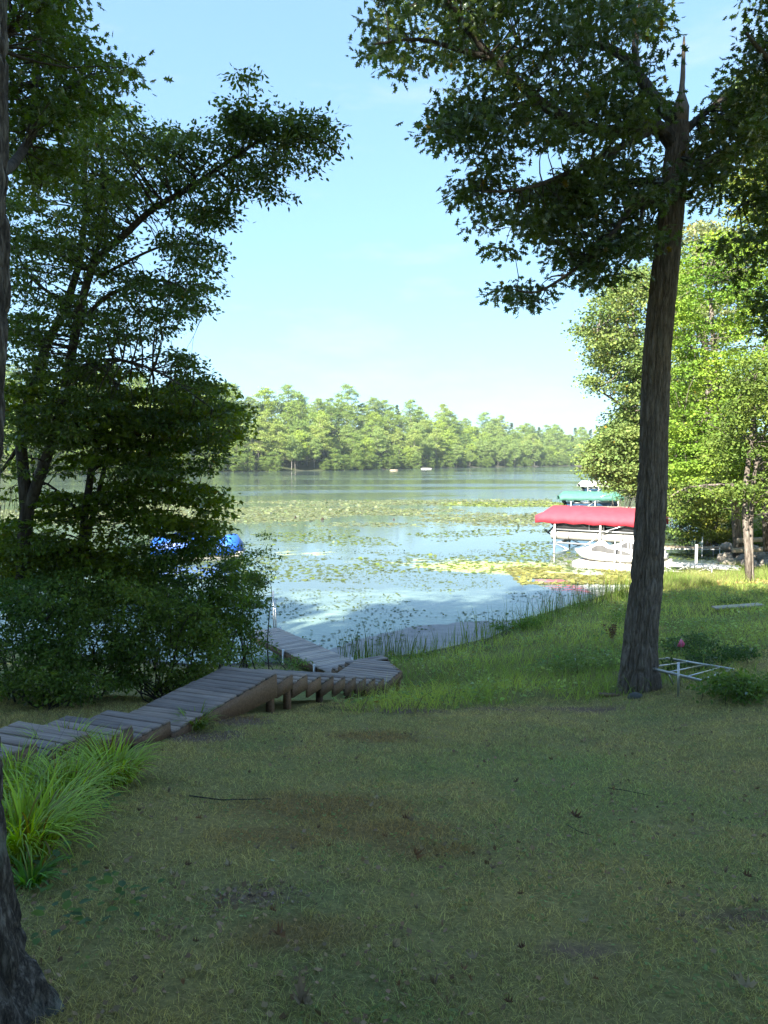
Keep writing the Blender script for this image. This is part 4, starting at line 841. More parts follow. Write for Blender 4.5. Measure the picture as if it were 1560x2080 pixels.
# ------------------------------------------------------------------ boats, lifts and docks
def local(o):
    pass
def lift_boat(loc, rz, L, fabric, lab_lift, lab_boat, hull='tube', fence='charcoal', cat='boat lift', zc=1.0, cowl='black', W=2.5, label_boat=True, base=0.0):
    li = empty('boat_lift', loc, rz); tag(li, lab_lift, 'boat lift')
    h = W/2+.25; e = 1.42+base; c1 = 1.86+base; rd = 2.52+base; x0, x1 = -.9, L+.1
    # canopy: hipped fabric roof with hanging sides
    mb = MB(); nseg = 12; xs = np.linspace(x0, x1, nseg+1); rings = []
    for i, x in enumerate(xs):
        sg = .03*math.sin(i*PI)+(.035 if i % 2 else 0)
        k = 0 if 0 < i < nseg else 1; xi = x
        rd_ = rd-.06-sg if not k else c1+.05
        rings.append([(xi, -h, e+(.05 if i % 2 else -.03)), (xi, -h, c1), (xi, -h*.42, c1+(rd_-c1)*.60), (xi, 0, rd_), (xi, h*.42, c1+(rd_-c1)*.60), (xi, h, c1), (xi, h, e+.02*math.sin(i*1.7)), (xi, h-.012, e+.02*math.sin(i*1.7)), (xi, h-.012, c1-.012), (xi, h*.42, c1+(rd_-c1)*.60-.014), (xi, 0, rd_-.014), (xi, -h*.42, c1+(rd_-c1)*.60-.014), (xi, -h+.012, c1-.012), (xi, -h+.012, e+(.05 if i % 2 else -.03))])
    # move hip: second ring close to ends
    for r_i, dx in ((1, -.18), (nseg-1, .18)):
        rings[r_i] = [(p[0]+(dx if abs(p[1]) > h*.5 else 0), p[1], p[2]) for p in rings[r_i]]
    mb.loft(rings); mb.build('canopy', M[fabric], li)
    posts = [(.35, -h+.08), (L*.5, -h+.08), (L-.5, -h+.08), (.35, h-.08), (L*.5, h-.08), (L-.5, h-.08)]
    for x, y in posts:
        mb = MB(); mb.box((x, y, (c1-.05-1.2)/2), (.09, .09, c1-.05+1.2)); mb.build('post', M['white_metal'], li)
    for y in (-h+.08, h-.08):
        mb = MB(); mb.box(((L)/2, y, .30+base*.5), (L-.9, .075, .10)); mb.build('side_rail', M['alu'], li)
        for a, b_ in (((.45, .28), (1.6, -.15)), ((2.9, .75), (1.7, -.1)), ((L*.5+.1, 1.15), (L*.5+1.5, 1.62))):
            mb = MB(); mb.beam((a[0], y, a[1]), (b_[0], y, b_[1]), .05, .06); mb.build('brace', M['alu'], li)
        mb = MB(); mb.box((L/2, y, c1-.06), (L+.7, .05, .05)); mb.build('top_rail', M['alu'], li)
    for x in (.6, L-.8):
        mb = MB(); mb.box((x, 0, .30+base*.5), (.12, 2*h-.2, .12)); mb.build('cross_beam', M['alu'], li)
    bo = empty('pontoon_boat' if hull == 'tube' else 'motor_boat', loc, rz); tag(bo, lab_boat, 'boat')
    if hull == 'tube':
        z = .68+base
        for y in (-W/2+.33, W/2-.33):
            mb = MB(); xs = [.0, .02, L-1.2, L-.7, L-.3, L-.1]; rs = [.24, .30, .30, .27, .16, .03]; zz = [0, 0, 0, .03, .10, .20]
            mb.tube([(x, y, z+d) for x, d in zip(xs, zz)], rs, 20, True); mb.build('pontoon', M['tube_alu'], bo, smooth=False)
            for x in (1.15, 2.9, 4.4):
                mb = MB(); mb.tube([(x-.02, y, z), (x+.02, y, z)], .308, 20); mb.build('band', M['grey_fabric'], bo)
        mb = MB(); mb.box((L/2-.1, 0, z+.36), (L-.5, W, .09)); mb.build('deck', M['alu'], bo)
        for y in (-W/2+.02, W/2-.02):
            for x0_, x1_ in ((.35, 2.4), (2.44, 3.3), (3.9, L-.6)):
                mb = MB(); mb.box(((x0_+x1_)/2, y, z+.70), (x1_-x0_, .03, .56)); f = mb.build('side_panel', M[fence], bo)
                mb = MB(); mb.tube([(x0_, y, z+1.0), (x1_, y, z+1.0)], .016, 6); mb.tube([(x0_, y-.02, z+.42), (x0_, y-.02, z+1.0)], .016, 6); mb.tube([(x1_, y-.02, z+.42), (x1_, y-.02, z+1.0)], .016, 6); mb.build('rail', M['alu'], f)
                mb = MB(); t = np.linspace(0, 1, 9); mb.tube(np.stack([x0_+.1+(x1_-x0_-.3)*t, np.full(9, y-.022), z+.95-.35*t**2], -1), .008, 4); mb.build('trim_stripe', M['white_metal'], f)
        for x in (.9, 4.6):
            mb = MB(); mb.box((x, .1, z+.62), (.7, 1.5, .42), bev=.06); mb.box((x-.3, .1, z+.92), (.16, 1.5, .3), bev=.04); mb.build('seat', M['grey_fabric'], bo)
        mb = MB(); mb.box((2.9, -.5, z+.75), (.5, .6, .7), taper=.8); mb.build('console', M['charcoal'], bo)
        mx_, mz = -.02, z+.15
    else:
        z = .55+base; rings = []
        for x, w, zb, zt in ((0, W*.42, 0, .62), (L*.3, W*.46, -.02, .62), (L*.6, W*.44, 0, .66), (L*.82, W*.28, .1, .72), (L*.97, W*.04, .35, .80)):
            rings.append([(x, 0, z+zb-.08), (x, w*.7, z+zb+.08), (x, w, z+zt), (x, w*.9, z+zt+.03), (x, -w*.9, z+zt+.03), (x, -w, z+zt), (x, -w*.7, z+zb+.08)])
        mb = MB(); mb.loft(rings); mb.build('hull', M['navy'], bo)
        mb = MB(); 
        for s_ in (-1, 1): mb.tube([(0, s_*W*.43, z+.62), (L*.3, s_*W*.47, z+.62), (L*.6, s_*W*.45, z+.66), (L*.82, s_*W*.29, z+.72), (L*.97, s_*.05, z+.82)], .035, 6)
        mb.build('rub_rail', M['white_metal'], bo)
        mb = MB(); mb.box((L*.45, 0, z+.85), (.06, W*.75, .4)); mb.build('windscreen', M['charcoal'], bo)
        mb = MB(); mb.box((L*.2, 0, z+.72), (.6, W*.6, .3), bev=.05); mb.build('seat', M['white_fabric'], bo)
        mx_, mz = 0, z+.1
    mo = MB(); rings = []      # outboard, tilted up
    for k, (dx, dz, a, b_) in enumerate(((-.05, .30, .10, .12), (-.14, .42, .20, .17), (-.26, .62, .24, .19), (-.36, .80, .20, .17), (-.42, .90, .08, .09))):
        rings.append([(mx_+dx+a*math.cos(t)*.9, b_*math.sin(t), mz+dz+a*math.cos(t)*.35) for t in np.linspace(0, 2*PI, 12, endpoint=False)])
    mo.loft(rings); mot = mo.build('outboard_motor', M[cowl], bo)
    mb = MB(); mb.tube([(mx_-.1, 0, mz+.35), (mx_-.38, 0, mz+.05), (mx_-.58, 0, mz-.15)], [.07, .055, .05], 8); mb.tube([(mx_-.35, 0, mz-.28), (mx_-.58, 0, mz-.15), (mx_-.76, 0, mz+.0)], [.02, .06, .03], 8)
    mb.box((mx_-.45, 0, mz+.0), (.30, .24, .02)); mb.build('lower_unit', M['black'], mot)
    mb = MB()
    for t in range(3):
        a = t*2*PI/3; mb.box((mx_-.78+.0, .08*math.cos(a), mz+.02+.08*math.sin(a)), (.02, .09, .07))
    mb.build('propeller', M['alu'], mot)
    mb = MB(); mb.box((mx_+.06, 0, mz+.18), (.12, .35, .36)); mb.build('motor_bracket', M['alu'], bo)
    return li, bo
wl = atz(1121, 1111, 0); bd_ = np.array([.84, -.54]); rzb = math.atan2(bd_[1], bd_[0]); hb = 1.35
nB = np.array([-bd_[1], bd_[0]]); pB = wl[:2]+nB*.9
lift_boat((pB[0], pB[1], 0), rzb, 6.3, 'red_fabric', 'boat lift under a bright red canvas canopy left of the oak trunk', 'pontoon boat with dark side panels raised under the red canopy', base=.12)
g2 = atz(1150, 1031, 0); lift_boat((g2[0], g2[1], 0), math.radians(-8), 6.0, 'green_fabric', 'boat lift with green canvas canopy, beyond the red one', 'dark blue motor boat with white trim under the green canopy', 'hull', cowl='black', base=-.55)
g3 = atz(1186, 998, 0); lift_boat((g3[0], g3[1], 0), math.radians(-4), 4.4, 'white_fabric', 'distant boat lift with a white canopy at the edge of the trees', 'small dark boat under the distant white canopy', 'hull', cowl='charcoal', base=-.6)

def jetski(loc, rz, label, s=1.0):
    o = empty('jet_ski', loc, rz); tag(o, label, 'jet ski'); o.scale = (s, s, s)
    xs = [-1.55, -1.35, -.9, -.3, .3, .8, 1.2, 1.5, 1.62]; w = [.42, .50, .55, .57, .55, .46, .32, .14, .03]; zt = [.34, .36, .38, .40, .44, .50, .55, .58, .58]; zb = [.06, .02, 0, 0, 0, .03, .12, .30, .48]
    mb = MB(); mb.loft([[(x, 0, b), (x, a*.7, b+.06), (x, a, t-.10), (x, a*.97, t), (x, -a*.97, t), (x, -a, t-.10), (x, -a*.7, b+.06)] for x, a, t, b in zip(xs, w, zt, zb)]); mb.build('hull', M['white_metal'], o)
    xs = [-1.45, -1.2, -.8, -.4, -.1, .15, .4, .7, 1.05, 1.4]; w = [.38, .44, .42, .38, .42, .46, .48, .42, .28, .08]; tp_ = [.50, .62, .74, .78, .80, 1.02, 1.06, .82, .68, .60]; bt = [.37, .38, .39, .40, .42, .44, .46, .50, .54, .58]
    mb = MB(); rings = []
    for x, a, t, b in zip(xs, w, tp_, bt): rings.append([(x, a*math.cos(p), b+(t-b)*math.sin(p)**.8 if 0 < p < PI else b) for p in np.linspace(0, PI, 11)])
    mb.loft(rings, True, False); mb.build('cover', M['white_fabric'], o, smooth=True)
    for sg in (-1, 1):
        mb = MB(); rings = []
        for x, a, t, b in zip(xs[1:-2], w[1:-2], tp_[1:-2], bt[1:-2]):
            m_ = .5+.42*math.sin((x+1.3)*1.5); rings.append([(x, sg*(a*math.cos(p)+.008), b+(t-b)*max(0, math.sin(p))**.8+.006) for p in np.linspace(.08, .18+.62*m_, 4)])
        mb.loft(rings, False, False); mb.build('cover_side_panel', M['grey_fabric'], o)
    return o
def floatdock(loc, rz, L, W, label):
    o = empty('floating_dock', loc, rz); tag(o, label, 'floating dock')
    nx_, ny_ = int(L/.5), int(W/.5)
    for i in range(nx_):
        for j in range(ny_):
            if i == 0 and j == 0: mb = MB(); mb.box((0, 0, .14), (.485, .485, .42), bev=.03); me0 = mb.build('float_cube', M['float'], o); me0.location = ((i+.5-nx_/2)*.5, (j+.5-ny_/2)*.5, 0)
            else: c = bpy.data.objects.new('float_cube', me0.data); col.objects.link(c); c.parent = o; c.location = ((i+.5-nx_/2)*.5, (j+.5-ny_/2)*.5, 0)
    return o
ca = atz(1158, 1153, 0); cb = atz(1292, 1163, 0); dj = (cb-ca)[:2]; Lj = np.linalg.norm(dj); dj /= Lj; nj = np.array([-dj[1], dj[0]]); rj = math.atan2(dj[1], dj[0])
cc = (ca[:2]+cb[:2])/2+nj*.78; floatdock((cc[0], cc[1], 0), rj, round(Lj*2)/2, 1.5, 'pale segmented floating dock under the nearest covered jet ski')
jp = ca[:2]+dj*(1.65)+nj*.75; jetski((jp[0], jp[1], .33), rj+PI, 'nearest jet ski under a white cover with grey side panels')
cc2 = cc+nj*1.9+dj*1.0; floatdock((cc2[0], cc2[1], 0), rj, 3.5, 1.5, 'pale floating dock carrying the jet ski behind')
jp2 = jp+nj*1.9+dj*1.0; jetski((jp2[0], jp2[1], .33), rj+PI, 'second covered jet ski standing behind the first, partly hidden')
for k, (x, y0) in enumerate([(1248, 1093), (1260, 1093), (1275, 1090), (1281, 1090)]):
    a = atz(x, 1156-k, .1); top = at(x, y0, a[1]); mb = MB(); mb.tube([(0, 0, -1.2), (0, 0, top[2])], .028, 8); o = mb.build('mooring_pole', M['white_metal']); o.location = (a[0], a[1], 0)
    tag(o, ['thin white pole beside the rear of the jet ski, leftmost of four', 'thin white pole beside the jet ski, second from the left', 'thin white pole near the oak trunk, third from the left', 'thin white pole closest to the oak trunk'][k], 'pole', 'white poles round the jet ski float')
def trussdock(a, b, z, w, label, mat='white_metal', truss=True):
    a = np.array(a[:2]); b = np.array(b[:2]); d = b-a; L = np.linalg.norm(d); rz = math.atan2(d[1], d[0]); o = empty('metal_dock', (a[0], a[1], 0), rz); tag(o, label, 'dock')
    n = int(L/.30)
    for i in range(n):
        if i == 0: mb = MB(); mb.box((0, 0, -.02), (.285, w, .04), bev=.006); m0 = mb.build('deck_board', M[mat], o); m0.location = (.15, 0, z)
        else: c = bpy.data.objects.new('deck_board', m0.data); col.objects.link(c); c.parent = o; c.location = (.30*(i+.5), 0, z)
    for y in (-w/2, w/2):
        mb = MB(); mb.beam((0, y, z-.08), (L, y, z-.08), .04, .06); mb.build('top_chord', M['white_metal'], o)
        if truss:
            mb = MB(); mb.beam((0, y, z-.33), (L, y, z-.33), .04, .05); mb.build('bottom_chord', M['white_metal'], o)
            k = int(L/.45)
            for i in range(k):
                x0_ = i*.45; mb = MB(); mb.beam((x0_, y, z-.10 if i % 2 else z-.32), (x0_+.45, y, z-.32 if i % 2 else z-.10), .022, .03); mb.build('truss_web', M['white_metal'], o)
    for x in np.arange(.4, L, 3.0):
        for y in (-w/2-.04, w/2+.04): mb = MB(); mb.tube([(x, y, -1), (x, y, z+.05)], .03, 8); mb.build('leg', M['alu'], o)
    return o
da = atz(1293, 1139, .5); db = atz(1505, 1152, .5); trussdock(da, db, .5, 1.0, 'white truss-sided dock leading ashore right of the oak trunk')
da = atz(1330, 1110, .5); db = atz(1515, 1112, .5); trussdock(da, db, .5, .9, 'brownish plank dock behind the white truss dock', 'timber', False)
for x, y0, y1, w_, lab in [(1414, 1106, 1140, .07, 'square white post standing on the truss dock'), (1426, 1090, 1122, .03, 'thin white pole just behind the square post')]:
    a = atz(x, y1, .3); t = at(x, y0, a[1]); mb = MB(); mb.box((0, 0, (t[2]-.8)/2), (w_*1.6, w_, t[2]+.8)); o = mb.build('dock_post', M['white_metal']); o.location = (a[0], a[1], 0); tag(o, lab, 'post')
wa = atz(1168, 1029, .4); wb = atz(1330, 1032, .4); trussdock(wa, wb, .45, 1.6, 'weathered timber dock behind the red canopy', 'timber', False)
# blue tarped boat on the left
bt = empty('covered_boat', tuple(atz(425, 1130, 0)[:2])+(0,), math.radians(6)); tag(bt, 'moored boat wrapped in a bright blue tarp behind the left shrubs', 'boat')
mb = MB(); rings = []
xs = np.linspace(-3.0, 1.85, 16)
for i, x in enumerate(xs):
    t = (x+3)/4.85; hh = (1.25-.18*math.cos(t*9))*(1-max(0, (t-.88)/.12)**2*.45); ww = 1.15*(1-max(0, (t-.85)/.15)**2*.4)
    rings.append([(x, -ww, .22+.03*math.sin(i*2)), (x, -ww*1.02, .60), (x, -ww*.8, hh*.82+.04*math.sin(i*2.6)), (x, -ww*.3, hh), (x, ww*.3, hh), (x, ww*.8, hh*.82), (x, ww, .6), (x, ww, .22)])
mb.loft(rings); mb.build('tarp', M['blue_tarp'], bt)
for y in (-.75, .75):
    mb = MB(); mb.tube([(-3.1, y, .14), (1.6, y, .14), (1.95, y, .3)], [.26, .26, .05], 14); mb.build('pontoon', M['tube_alu'], bt)
mb = MB(); mb.loft([[(x, -1.1, 1.62), (x, -.6, 1.86+.02*math.sin(x*4)), (x, .6, 1.86), (x, 1.1, 1.62), (x, .6, 1.84), (x, -.6, 1.84)] for x in np.linspace(-3.1, -.9, 7)]); mb.build('bimini_top', M['light_blue'], bt)
for x in (-3.0, -1.0):
    [ (lambda m_: (m_.tube([(x, yy, .5), (x, yy, 1.62)], .02, 6), m_.build('bimini_pole', M['alu'], bt)))(MB()) for yy in (-1.08, 1.08)]
wb_ = empty('rowing_boat', tuple(atz(272, 1222, 0)[:2])+(0,), math.radians(8)); tag(wb_, 'white-topped small boat on the water seen through a gap in the shrubs', 'boat')
mb = MB(); mb.loft([[(x, -w_, .42), (x, -w_*.8, .05), (x, w_*.8, .05), (x, w_, .42)] for x, w_ in ((-1.9, .6), (-1, .75), (.3, .75), (1.3, .5), (1.9, .05))]); mb.build('hull', noisy('pale_green_hull', (.30, .40, .24), (.38, .48, .30), 3, .5), wb_)
mb = MB(); mb.box((-.1, 0, .46), (3.4, 1.2, .06), bev=.02); mb.build('top_deck', M['white_metal'], wb_)
for x in (-1.2, .2): mb = MB(); mb.box((x, 0, .57), (.3, .9, .14), bev=.02); mb.build('bench', M['white_metal'], wb_)

# ------------------------------------------------------------------ small things on the bank
g = gpt(1378, 1415); Df = g[1]
fa_, fb_, fc_, fd_ = [at(1262, 1342, Df+1.3), at(1425, 1383, Df+.15), at(1352, 1337, Df+2.4), at(1490, 1367, Df+1.2)]
al = empty('aluminium_lattice', (g[0], g[1], g[2])); AO = np.array(al.location); tag(al, 'bare aluminium dock frame left lying in the weeds right of the oak', 'dock section')
def zf(p): return np.array([p[0], p[1], max(p[2], float(ground(p[0], p[1]))+.12)])
fa_, fb_, fc_, fd_ = map(zf, (fa_, fb_, fc_, fd_))
for a, b_ in ((fa_, fb_), (fc_, fd_)):
    mb = MB(); mb.beam(a-AO, b_-AO, .028, .042); mb.build('long_rail', M['alu'], al)
for t in (.02, .35, .6, .82, .98):
    mb = MB(); a = fa_*(1-t)+fb_*t; b_ = fc_*(1-t)+fd_*t; mb.beam(a-AO, b_-AO, .016, .02); mb.build('cross_bar', M['alu'], al)
for t in (.35, .6):
    a = fa_*(1-t)+fb_*t; mb = MB(); mb.beam(a-AO, a+[.12, .05, -.22]-AO, .018); mb.build('strut', M['alu'], al)
mb = MB(); t_ = at(1378, 1345, Df); mb.tube([(0, 0, -.1), t_-AO], .019, 8); mb.build('leg', M['alu'], al)
g = gpt(1382, 1345); fl = empty('marker_flag', g); tag(fl, 'small pink marker flag on a wire in the grass right of the oak', 'marker flag')
top = at(1382, 1298, g[1])[2]-g[2]
mb = MB(); mb.tube([(0, 0, -.05), (.01, 0, top*.5), (0, 0, top+.02)], .0035, 5); mb.build('wire', M['alu'], fl)
mb = MB(); s_ = .11; mb.loft([[(-.01, -.004, top), (-.01, .004, top), (-.075, .004, top-.15), (-.075, -.004, top-.15)], [(.03, .0, top-.02), (.03, .008, top-.02), (.0, .028, top-.175), (.0, .02, top-.175)], [(.085, -.004, top-.10), (.085, .004, top-.10), (.05, .01, top-.165), (.05, .002, top-.165)]]); mb.build('pennant', M['pink'], fl)
def stone(name, p, sx, sy, sz, mat, seed, label=None, cat=None, group=None, parent=None, n=12):
    u = np.linspace(0, PI, n//2+1); v_ = np.linspace(0, 2*PI, n, endpoint=False); rings = []
    for a in u:
        r = []
        for b_ in v_:
            d = np.array([math.sin(a)*math.cos(b_), math.sin(a)*math.sin(b_), math.cos(a)]); k = .8+.45*float(vn(d[0]*1.7+seed, d[1]*1.7, d[2]*1.7+seed)); k = k*(1-.12*(abs(d[0])**4+abs(d[1])**4)); r.append(d*k*np.array([sx, sy, sz]))
        rings.append(r)
    mb = MB(); mb.loft(rings, False); o = mb.build(name, mat, parent); o.location = tuple(p); o.rotation_euler = (0, 0, seed*2.1)
    if label: tag(o, label, cat, group)
    return o
g = gpt(1290, 1418); stone('rock', g+[0, 0, .01], .13, .11, .09, M['rock'], 3.3, 'rounded dark rock in the grass in front of the oak foot', 'rock')
g = gpt(1238, 1415); mb = MB(); mb.box((0, 0, .03), (.34, .10, .04), bev=.008); o = mb.build('wood_board', M['stringer']); o.location = tuple(g); o.rotation_euler = (0, .02, -.12); tag(o, 'short brown piece of board lying left of the oak foot', 'board')
a, b_ = gpt(1450, 1243), gpt(1548, 1236); mb = MB(); L = np.linalg.norm(b_-a)
g = (a+b_)/2; mb.box((0, 0, .06), (L, .34, .05), bev=.01); o = mb.build('grey_board', M['dockplank']); o.location = tuple(g+[0, 0, .07]); d = b_-a; o.rotation_euler = (0, -math.atan2(d[2], np.hypot(d[0], d[1])), math.atan2(d[1], d[0])); tag(o, 'long pale grey board lying in the grass at the right edge', 'board')
g = gpt(788, 1414)
for k, (dx, dy, lab) in enumerate([(.08, .12, 'loose dark board on the ground beside the landing corner'), (.16, .32, 'second loose board under the landing, the farther one')]):
    mb = MB(); mb.box((0, 0, .02), (.42, .12, .035), bev=.006); o = mb.build('wood_board', M['stringer']); o.location = tuple(g+[dx, dy, .01]); o.rotation_euler = (0, .03, .25-.1*k); tag(o, lab, 'board')
# stump
g = at(517, 1362, 13.6); zz = float(ground(g[0], g[1])); rings = []
for k, (h_, r_s) in enumerate(((-.1, .24), (.05, .19), (.2, .155), (.34, .14), (.42, .13))):
    rings.append([(r_s*(1+.2*math.sin(3*t+k*.4)+.08*math.sin(7*t))*math.cos(t), r_s*(1+.2*math.sin(3*t+k*.4))*math.sin(t), h_+(.09*math.sin(2*t+1)+.05*math.sin(5*t) if k == 4 else 0)) for t in np.linspace(0, 2*PI, 22, endpoint=False)])
mb = MB(); mb.loft(rings); o = mb.build('tree_stump', M['stump']); o.location = (g[0], g[1], zz); tag(o, 'dark rotten stump standing behind the top of the ramp', 'stump')
# dead brown stalk plant
g = gpt(1243, 1310); o = empty('dead_plant', g); tag(o, 'rusty brown dead dock plant standing in the green bank grass', 'plant')
mb = MB(); C = []
for k in range(9):
    tip = np.array([rng.normal()*.12, rng.normal()*.1, .30+.28*rng.random()]); mb.tube(wiggle((rng.normal()*.02, 0, -.03), tip, 6, .08), np.linspace(.007, .003, 6), 5); C += [tip*t for t in (.6, .75, .9, 1)]
tag(mb.build('stems', M['timber'], o), kind='stuff'); tag(leaves_obj('seed_heads', o, None, np.array(C), 16, .05, .03, 'quad', (.13, .06, .03), 'dryleaf'), kind='stuff')
# shore stones and terraced timbers on the right
stones = [(rng.uniform(1470, 1575), rng.uniform(1108, 1150)) for _ in range(48)]
for k, (x, y) in enumerate(stones):
    z = .25+(1150-y)*.010; p = atz(x, y, z); s = .22+.28*rng.random()
    stone('shore_rock', p-np.array([0, 0, .06]), s, s*.8, s*.55, M['stone'], 1+k*.37, 'pale angular shore rock heaped beside the truss dock', 'rock', 'pale rocks of the shore riprap', n=8)
for k, (x0_, x1_, y, z) in enumerate([(1500, 1600, 1098, 1.35), (1490, 1600, 1118, .95)]):
    a = atz(x0_, y, z); b_ = atz(x1_, y-4, z); mb = MB(); d = b_-a; mb.box((0, 0, 0), (np.linalg.norm(d), .25, .22), bev=.02); o = mb.build('timber', M['timber']); o.location = tuple((a+b_)/2); o.rotation_euler = (0, 0, math.atan2(d[1], d[0])); tag(o, ['upper pale retaining timber above the shore rocks', 'lower pale retaining timber above the shore rocks'][k], 'timber')
# fallen leaves and twigs on the lawn
tv, tf = template('oak'); shapes = []
for k in range(5):
    V = tv.copy(); V[:, 1] -= .5; V[:, 2] += 2.6*(V[:, 0]*(1 if k % 2 else 1.3))**2+1.1*(V[:, 1]*(.5+.3*k))**2; V[:, 0] *= .8; V *= .085
    c = [(.20, .11, .05), (.27, .20, .10), (.13, .075, .04), (.36, .29, .17), (.24, .18, .11)][k]
    o = mesh_np('fallen_leaf', V, tf, M['dryleaf'], tint=np.tile(c, (len(V), 1))); shapes.append(o.data); bpy.data.objects.remove(o)
def fleaf(px, py, k, sc, label, group):
    g = gpt(px, py); o = bpy.data.objects.new('fallen_leaf', shapes[k]); col.objects.link(o); o.location = tuple(g+[0, 0, .03]); o.rotation_euler = (random.uniform(-.4, .4), random.uniform(-.4, .4), random.uniform(0, 6.28)); o.scale = (sc,)*3; tag(o, label, 'fallen leaf', group)
for px, py, k, sc, lab in [(845, 1748, 0, 1.3, 'curled reddish-brown oak leaf on the lawn beside dark debris'), (612, 2055, 4, 1.5, 'large grey-brown dead leaf at the bottom edge of the photo'), (567, 1912, 0, 1.2, 'upright russet dead leaf below the bare dirt spot'), (825, 1672, 0, 1.0, 'flat russet leaf on the brown dead grass'), (1168, 1668, 2, 1.3, 'dark brown curled leaf with a long twig beside it'), (1515, 2018, 3, 1.2, 'pale whitish leaf lying near the bottom right corner'),
        (1188, 1888, 3, .8, 'small upright tan leaf in the lawn right of centre'), (1050, 1595, 2, .9, 'small dark curled leaf below the oak shade'), (465, 1770, 3, 1.0, 'pale cream leaf left of the bare dirt spot'), (765, 1632, 3, .9, 'pale leaf above the brown dead grass'), (1390, 1480, 1, 1.6, 'tan dry leaves in front of the metal frame'), (965, 1960, 3, .9, 'pale bluish leaf standing in the grass low centre'), (352, 1790, 3, .9, 'small cream leaf close to the lime grass bed')]:
    fleaf(px, py, k, sc, lab, 'fallen leaves on the lawn')
for i in range(95):
    fleaf(rng.uniform(200, 1540), 1470+590*rng.random()**1.3, int(rng.integers(0, 5)), rng.uniform(.35, .75), 'small dry brown leaf lying loose on the lawn', 'small fallen leaves scattered on the lawn')
def stick(pts, r, label):
    P = [gpt(x, y)+[0, 0, .02] for x, y in pts]; mb = MB(); O = P[0]; mb.tube(np.array(P)-O, np.linspace(r, r*.5, len(P)), 6); o = mb.build('fallen_twig', M['dark_bark']); o.location = tuple(O); tag(o, label, 'twig')
stick([(385, 1622), (450, 1630), (550, 1628)], .006, 'long straight dead twig lying left of the brown grass'); stick([(1150, 1680), (1175, 1695), (1200, 1702)], .004, 'thin curved twig next to the dark curled leaf'); stick([(1235, 1605), (1280, 1612), (1325, 1622)], .004, 'thin pale twig on the lawn below the oak')
# wood chips
n = 2600; P = []
for Pc in (DIRT[0], DIRT[1], DIRT[3], DIRT[4]):
    a = rng.random(n//4)*2*PI; r_ = np.sqrt(rng.random(n//4)); kk_ = rng.random(n//4) < Pc[2]*Pc[3]/.26; P.append(np.stack([Pc[0]+Pc[2]*.95*r_*np.cos(a), Pc[1]+Pc[3]*.95*r_*np.sin(a)], -1)[kk_])
P = np.concatenate(P); P = P[offwalk(P[:, 0], P[:, 1])]; n = len(P); P = np.stack([P[:, 0], P[:, 1], ground(P[:, 0], P[:, 1])+.006], -1); a = rng.random(n)*2*PI
V, F, K = scatter(template('quad'), P, np.stack([np.cos(a), np.sin(a), .3*rng.normal(size=n)], -1), np.tile([0, 0, 1.], (n, 1))+rng.normal(size=(n, 3))*.5, .01+.02*rng.random(n), colours(n, (.22, .17, .13), .45))
tag(mesh_np('wood_chips', V, F, M['dryleaf'], tint=K), 'scattered wood chips and dead leaf crumbs on the bare patches', 'wood chips', kind='stuff')
n = 9000; y = 2+12*rng.random(n)**1.1; x = (rng.random(n)*2-1)*(y*.6+.4); k = lawn_ok(x, y) & (fbm(x*1.1+40, y*1.1, .7, 3) > .42+.2*rng.random(n)); x, y = x[k], y[k]; n = len(x); P = np.stack([x, y, ground(x, y)+.012+.012*rng.random(n)], -1); a = rng.random(n)*2*PI
V, F, K = scatter(template('quad'), P, np.stack([np.cos(a), np.sin(a), .3*rng.normal(size=n)], -1), np.tile([0, 0, 1.], (n, 1))+rng.normal(size=(n, 3))*.5, .014+.028*rng.random(n)**2, colours(n, (.24, .17, .10), .5))
tag(mesh_np('leaf_crumbs', V, F, M['dryleaf'], tint=K), 'crumbs of dead leaf and bark sprinkled over the lawn', 'leaf litter', kind='stuff')
# leaf litter by the right tree
n = 2600; P = np.stack([rng.uniform(11.5, 20, n), rng.uniform(29.4, 33, n)], -1); P = P[uu(P[:, 0], P[:, 1]) < .97]; n = len(P); P = np.stack([P[:, 0], P[:, 1], ground(P[:, 0], P[:, 1])+.03], -1); a = rng.random(n)*2*PI
V, F, K = scatter(template('quad'), P, np.stack([np.cos(a), np.sin(a), .3*rng.normal(size=n)], -1), np.tile([0, 0, 1.], (n, 1))+rng.normal(size=(n, 3))*.4, .08+.10*rng.random(n), colours(n, (.30, .17, .09), .5))
tag(mesh_np('leaf_litter', V, F, M['dryleaf'], tint=K), 'reddish dry leaf litter round the foot of the twin-stemmed shore tree', 'leaf litter', kind='stuff')

# ------------------------------------------------------------------ right-hand sunlit trees
YG = (.13, .19, .035)
edge_tree('shore_tree', 'sunlit grey-green tree reaching over the water left of the oak trunk', 50,
    [(1330, 1080, 0, 12), (1325, 950, 0, 10), (1310, 800, 0, 8), (1290, 680, 0, 5), (1280, 600, 0, 2)],
    [([(1320, 900, 0), (1270, 830, -1), (1210, 790, -2)], .16, .04), ([(1310, 800, 0), (1250, 700, -1), (1180, 670, -2)], .14, .03), ([(1300, 740, 0), (1260, 620, 1), (1240, 580, 1)], .12, .03), ([(1325, 950, 0), (1270, 920, -2), (1210, 930, -2)], .12, .03)],
    [([(1160, 675), (1200, 640), (1225, 580), (1280, 540), (1400, 540), (1400, 1010), (1300, 1000), (1270, 960), (1215, 960), (1180, 940), (1230, 870), (1260, 820), (1250, 770), (1210, 740), (1190, 690)], -4, 4, 700), ([(1190, 760), (1240, 770), (1240, 800), (1200, 790)], -3, 0, 12), ([(1180, 900), (1300, 830), (1330, 1010), (1260, 1000), (1200, 960)], -5, 0, 130)],
    72, 1.15, .175, 'quad', (.14, .195, .060), 'grey_bark', warm=.012, mat='farleaf', gap=.30, patchy=.3, every=3, tw=2.5)
